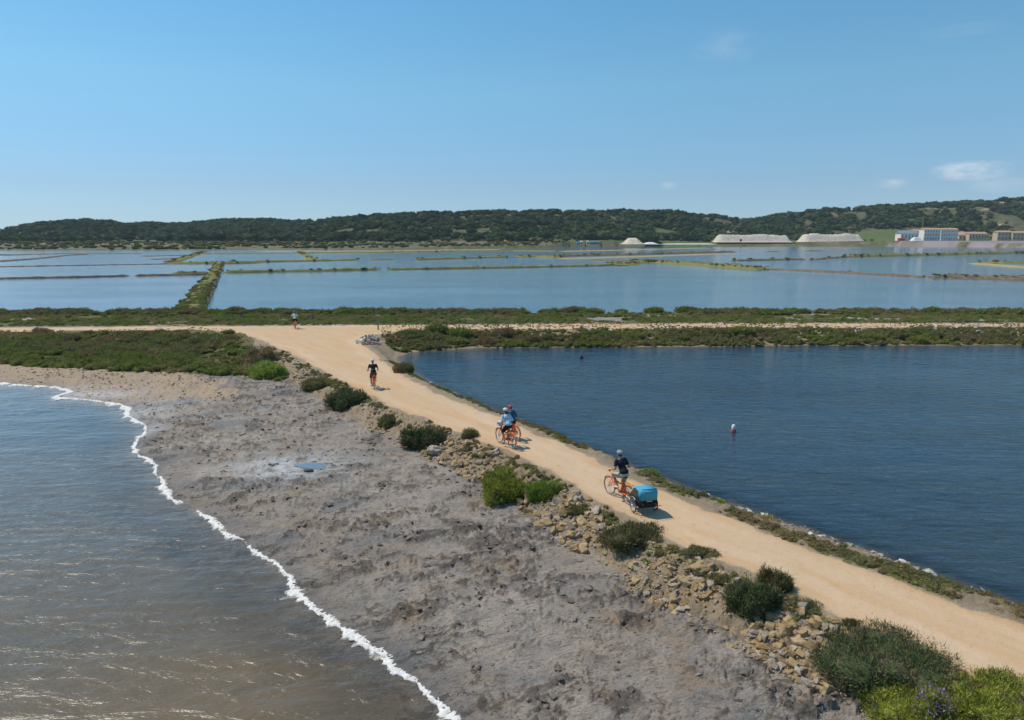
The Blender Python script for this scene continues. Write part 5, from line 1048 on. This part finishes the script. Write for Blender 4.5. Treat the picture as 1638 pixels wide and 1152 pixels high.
# trailer
M_tb = cloth('canopy_blue', (.085, .36, .50), .08); M_tk = cloth('canvas_black', (.02, .02, .022)); M_mesh = plain('tinted_window', (.04, .035, .03), .25)
aTr = hdg(14); ax_, ay_ = at(1029.5, 818, 1.0); tr = empty('bicycle_trailer', (ax_, ay_, 1.005), aTr, 'blue and black two wheeled child trailer hitched behind an orange bicycle', 'bicycle trailer')
for s in (-1, 1): wheel(tr, Vector((0, s * .39, .25)), .25, M_blkp, 16, .019)
def prism(bm, prof, y0, y1):
    a_ = [bm.verts.new((x_, y0, z_)) for x_, z_ in prof]; b_ = [bm.verts.new((x_, y1, z_)) for x_, z_ in prof]; n = len(prof)
    bm.faces.new(a_); bm.faces.new(b_[::-1])
    for i in range(n): bm.faces.new((a_[i], b_[i], b_[(i + 1) % n], a_[(i + 1) % n]))
bm = bmesh.new(); prism(bm, [(-.34, .25), (.42, .25), (.52, .38), (.46, .51), (-.38, .51)], -.31, .31); bmesh.ops.bevel(bm, geom=bm.edges, offset=.02, segments=2, affect='EDGES'); fin(bm, 'tub', M_tk, tr, True)
prof = [(-.40, .515), (-.41, .80), (-.385, .86), (-.30, .89), (.10, .885), (.20, .84), (.40, .64), (.49, .515)]
bm = bmesh.new(); prism(bm, prof, -.30, .30); bmesh.ops.bevel(bm, geom=bm.edges, offset=.028, segments=3, affect='EDGES'); fin(bm, 'canopy', M_tb, tr, True)
for s in (-1, 1):
    bm = bmesh.new(); y_ = s * .302; prism(bm, [(-.18, .54), (-.18, .80), (.07, .83), (.17, .79), (.33, .62), (.39, .54)], min(y_, y_ + s * .008), max(y_, y_ + s * .008)); fin(bm, 'side_window', M_mesh, tr)
    bm = bmesh.new(); tube_bm(bm, [(-.40, s * .31, .43), (.30, s * .31, .43), (.44, s * .30, .40)], .014); tube_bm(bm, [(-.38, s * .345, .30), (-.38, s * .44, .30), (-.28, s * .44, .28)], .010); fin(bm, 'side_rail', M_tk, tr, True)
    bm = bmesh.new(); tube_bm(bm, ring_pts((0, s * .39, .25), .285, 14, 'y', .3, 2.2, True), .014, 6); fin(bm, 'wheel_guard', M_rimg, tr, True)
    bm = bmesh.new(); bx(bm, -.425, -.412, s * .23 - .025, s * .23 + .025, .38, .42); fin(bm, 'reflector', M_rb, tr)
bm = bmesh.new(); tube_bm(bm, [(0, -.40, .25), (0, .40, .25)], .012); fin(bm, 'axle', M_steel, tr, True)
bm = bmesh.new(); tube_bm(bm, [(-.36, -.25, .92), (-.44, -.22, .93), (-.44, .22, .93), (-.36, .25, .92)], .012, 6); fin(bm, 'push_handle', M_tk, tr, True)
bm = bmesh.new(); prism(bm, [(-.418, .50), (-.418, .53), (-.424, .53), (-.424, .50)], -.1, .1); fin(bm, 'badge', plain('badge_grey', (.45, .55, .58), .6), tr)
inv = Matrix.Rotation(-aTr, 4, 'Z') @ Matrix.Translation((-ax_, -ay_, -1.005)); hub = Matrix.Translation(locT) @ Matrix.Rotation(aT, 4, 'Z') @ Vector((-.5, .09, .34)); hl = inv @ hub
bm = bmesh.new(); tube_bm(bm, [(.30, .26, .24), (.55, .27, .25), (hl.x * .6 + .22, hl.y * .6 + .12, .28), hl], .014); fin(bm, 'hitch_arm', M_steel, tr, True)
# ------------------------------------------------------------------ air
hz = D.materials.new('haze_air'); hz.use_nodes = True; nt = hz.node_tree; nt.nodes.clear(); oo = nt.nodes.new('ShaderNodeOutputMaterial'); pv = nt.nodes.new('ShaderNodeVolumePrincipled')
pv.inputs['Color'].default_value = (.80, .90, 1, 1); pv.inputs['Density'].default_value = .00005; nt.links.new(pv.outputs[0], oo.inputs['Volume'])
bm = bmesh.new(); bx(bm, -3400, 3400, -600, 3050, -2.6, 150); fin(bm, 'haze', hz, kind='stuff', label='pale summer haze over the salt pans', category='haze')
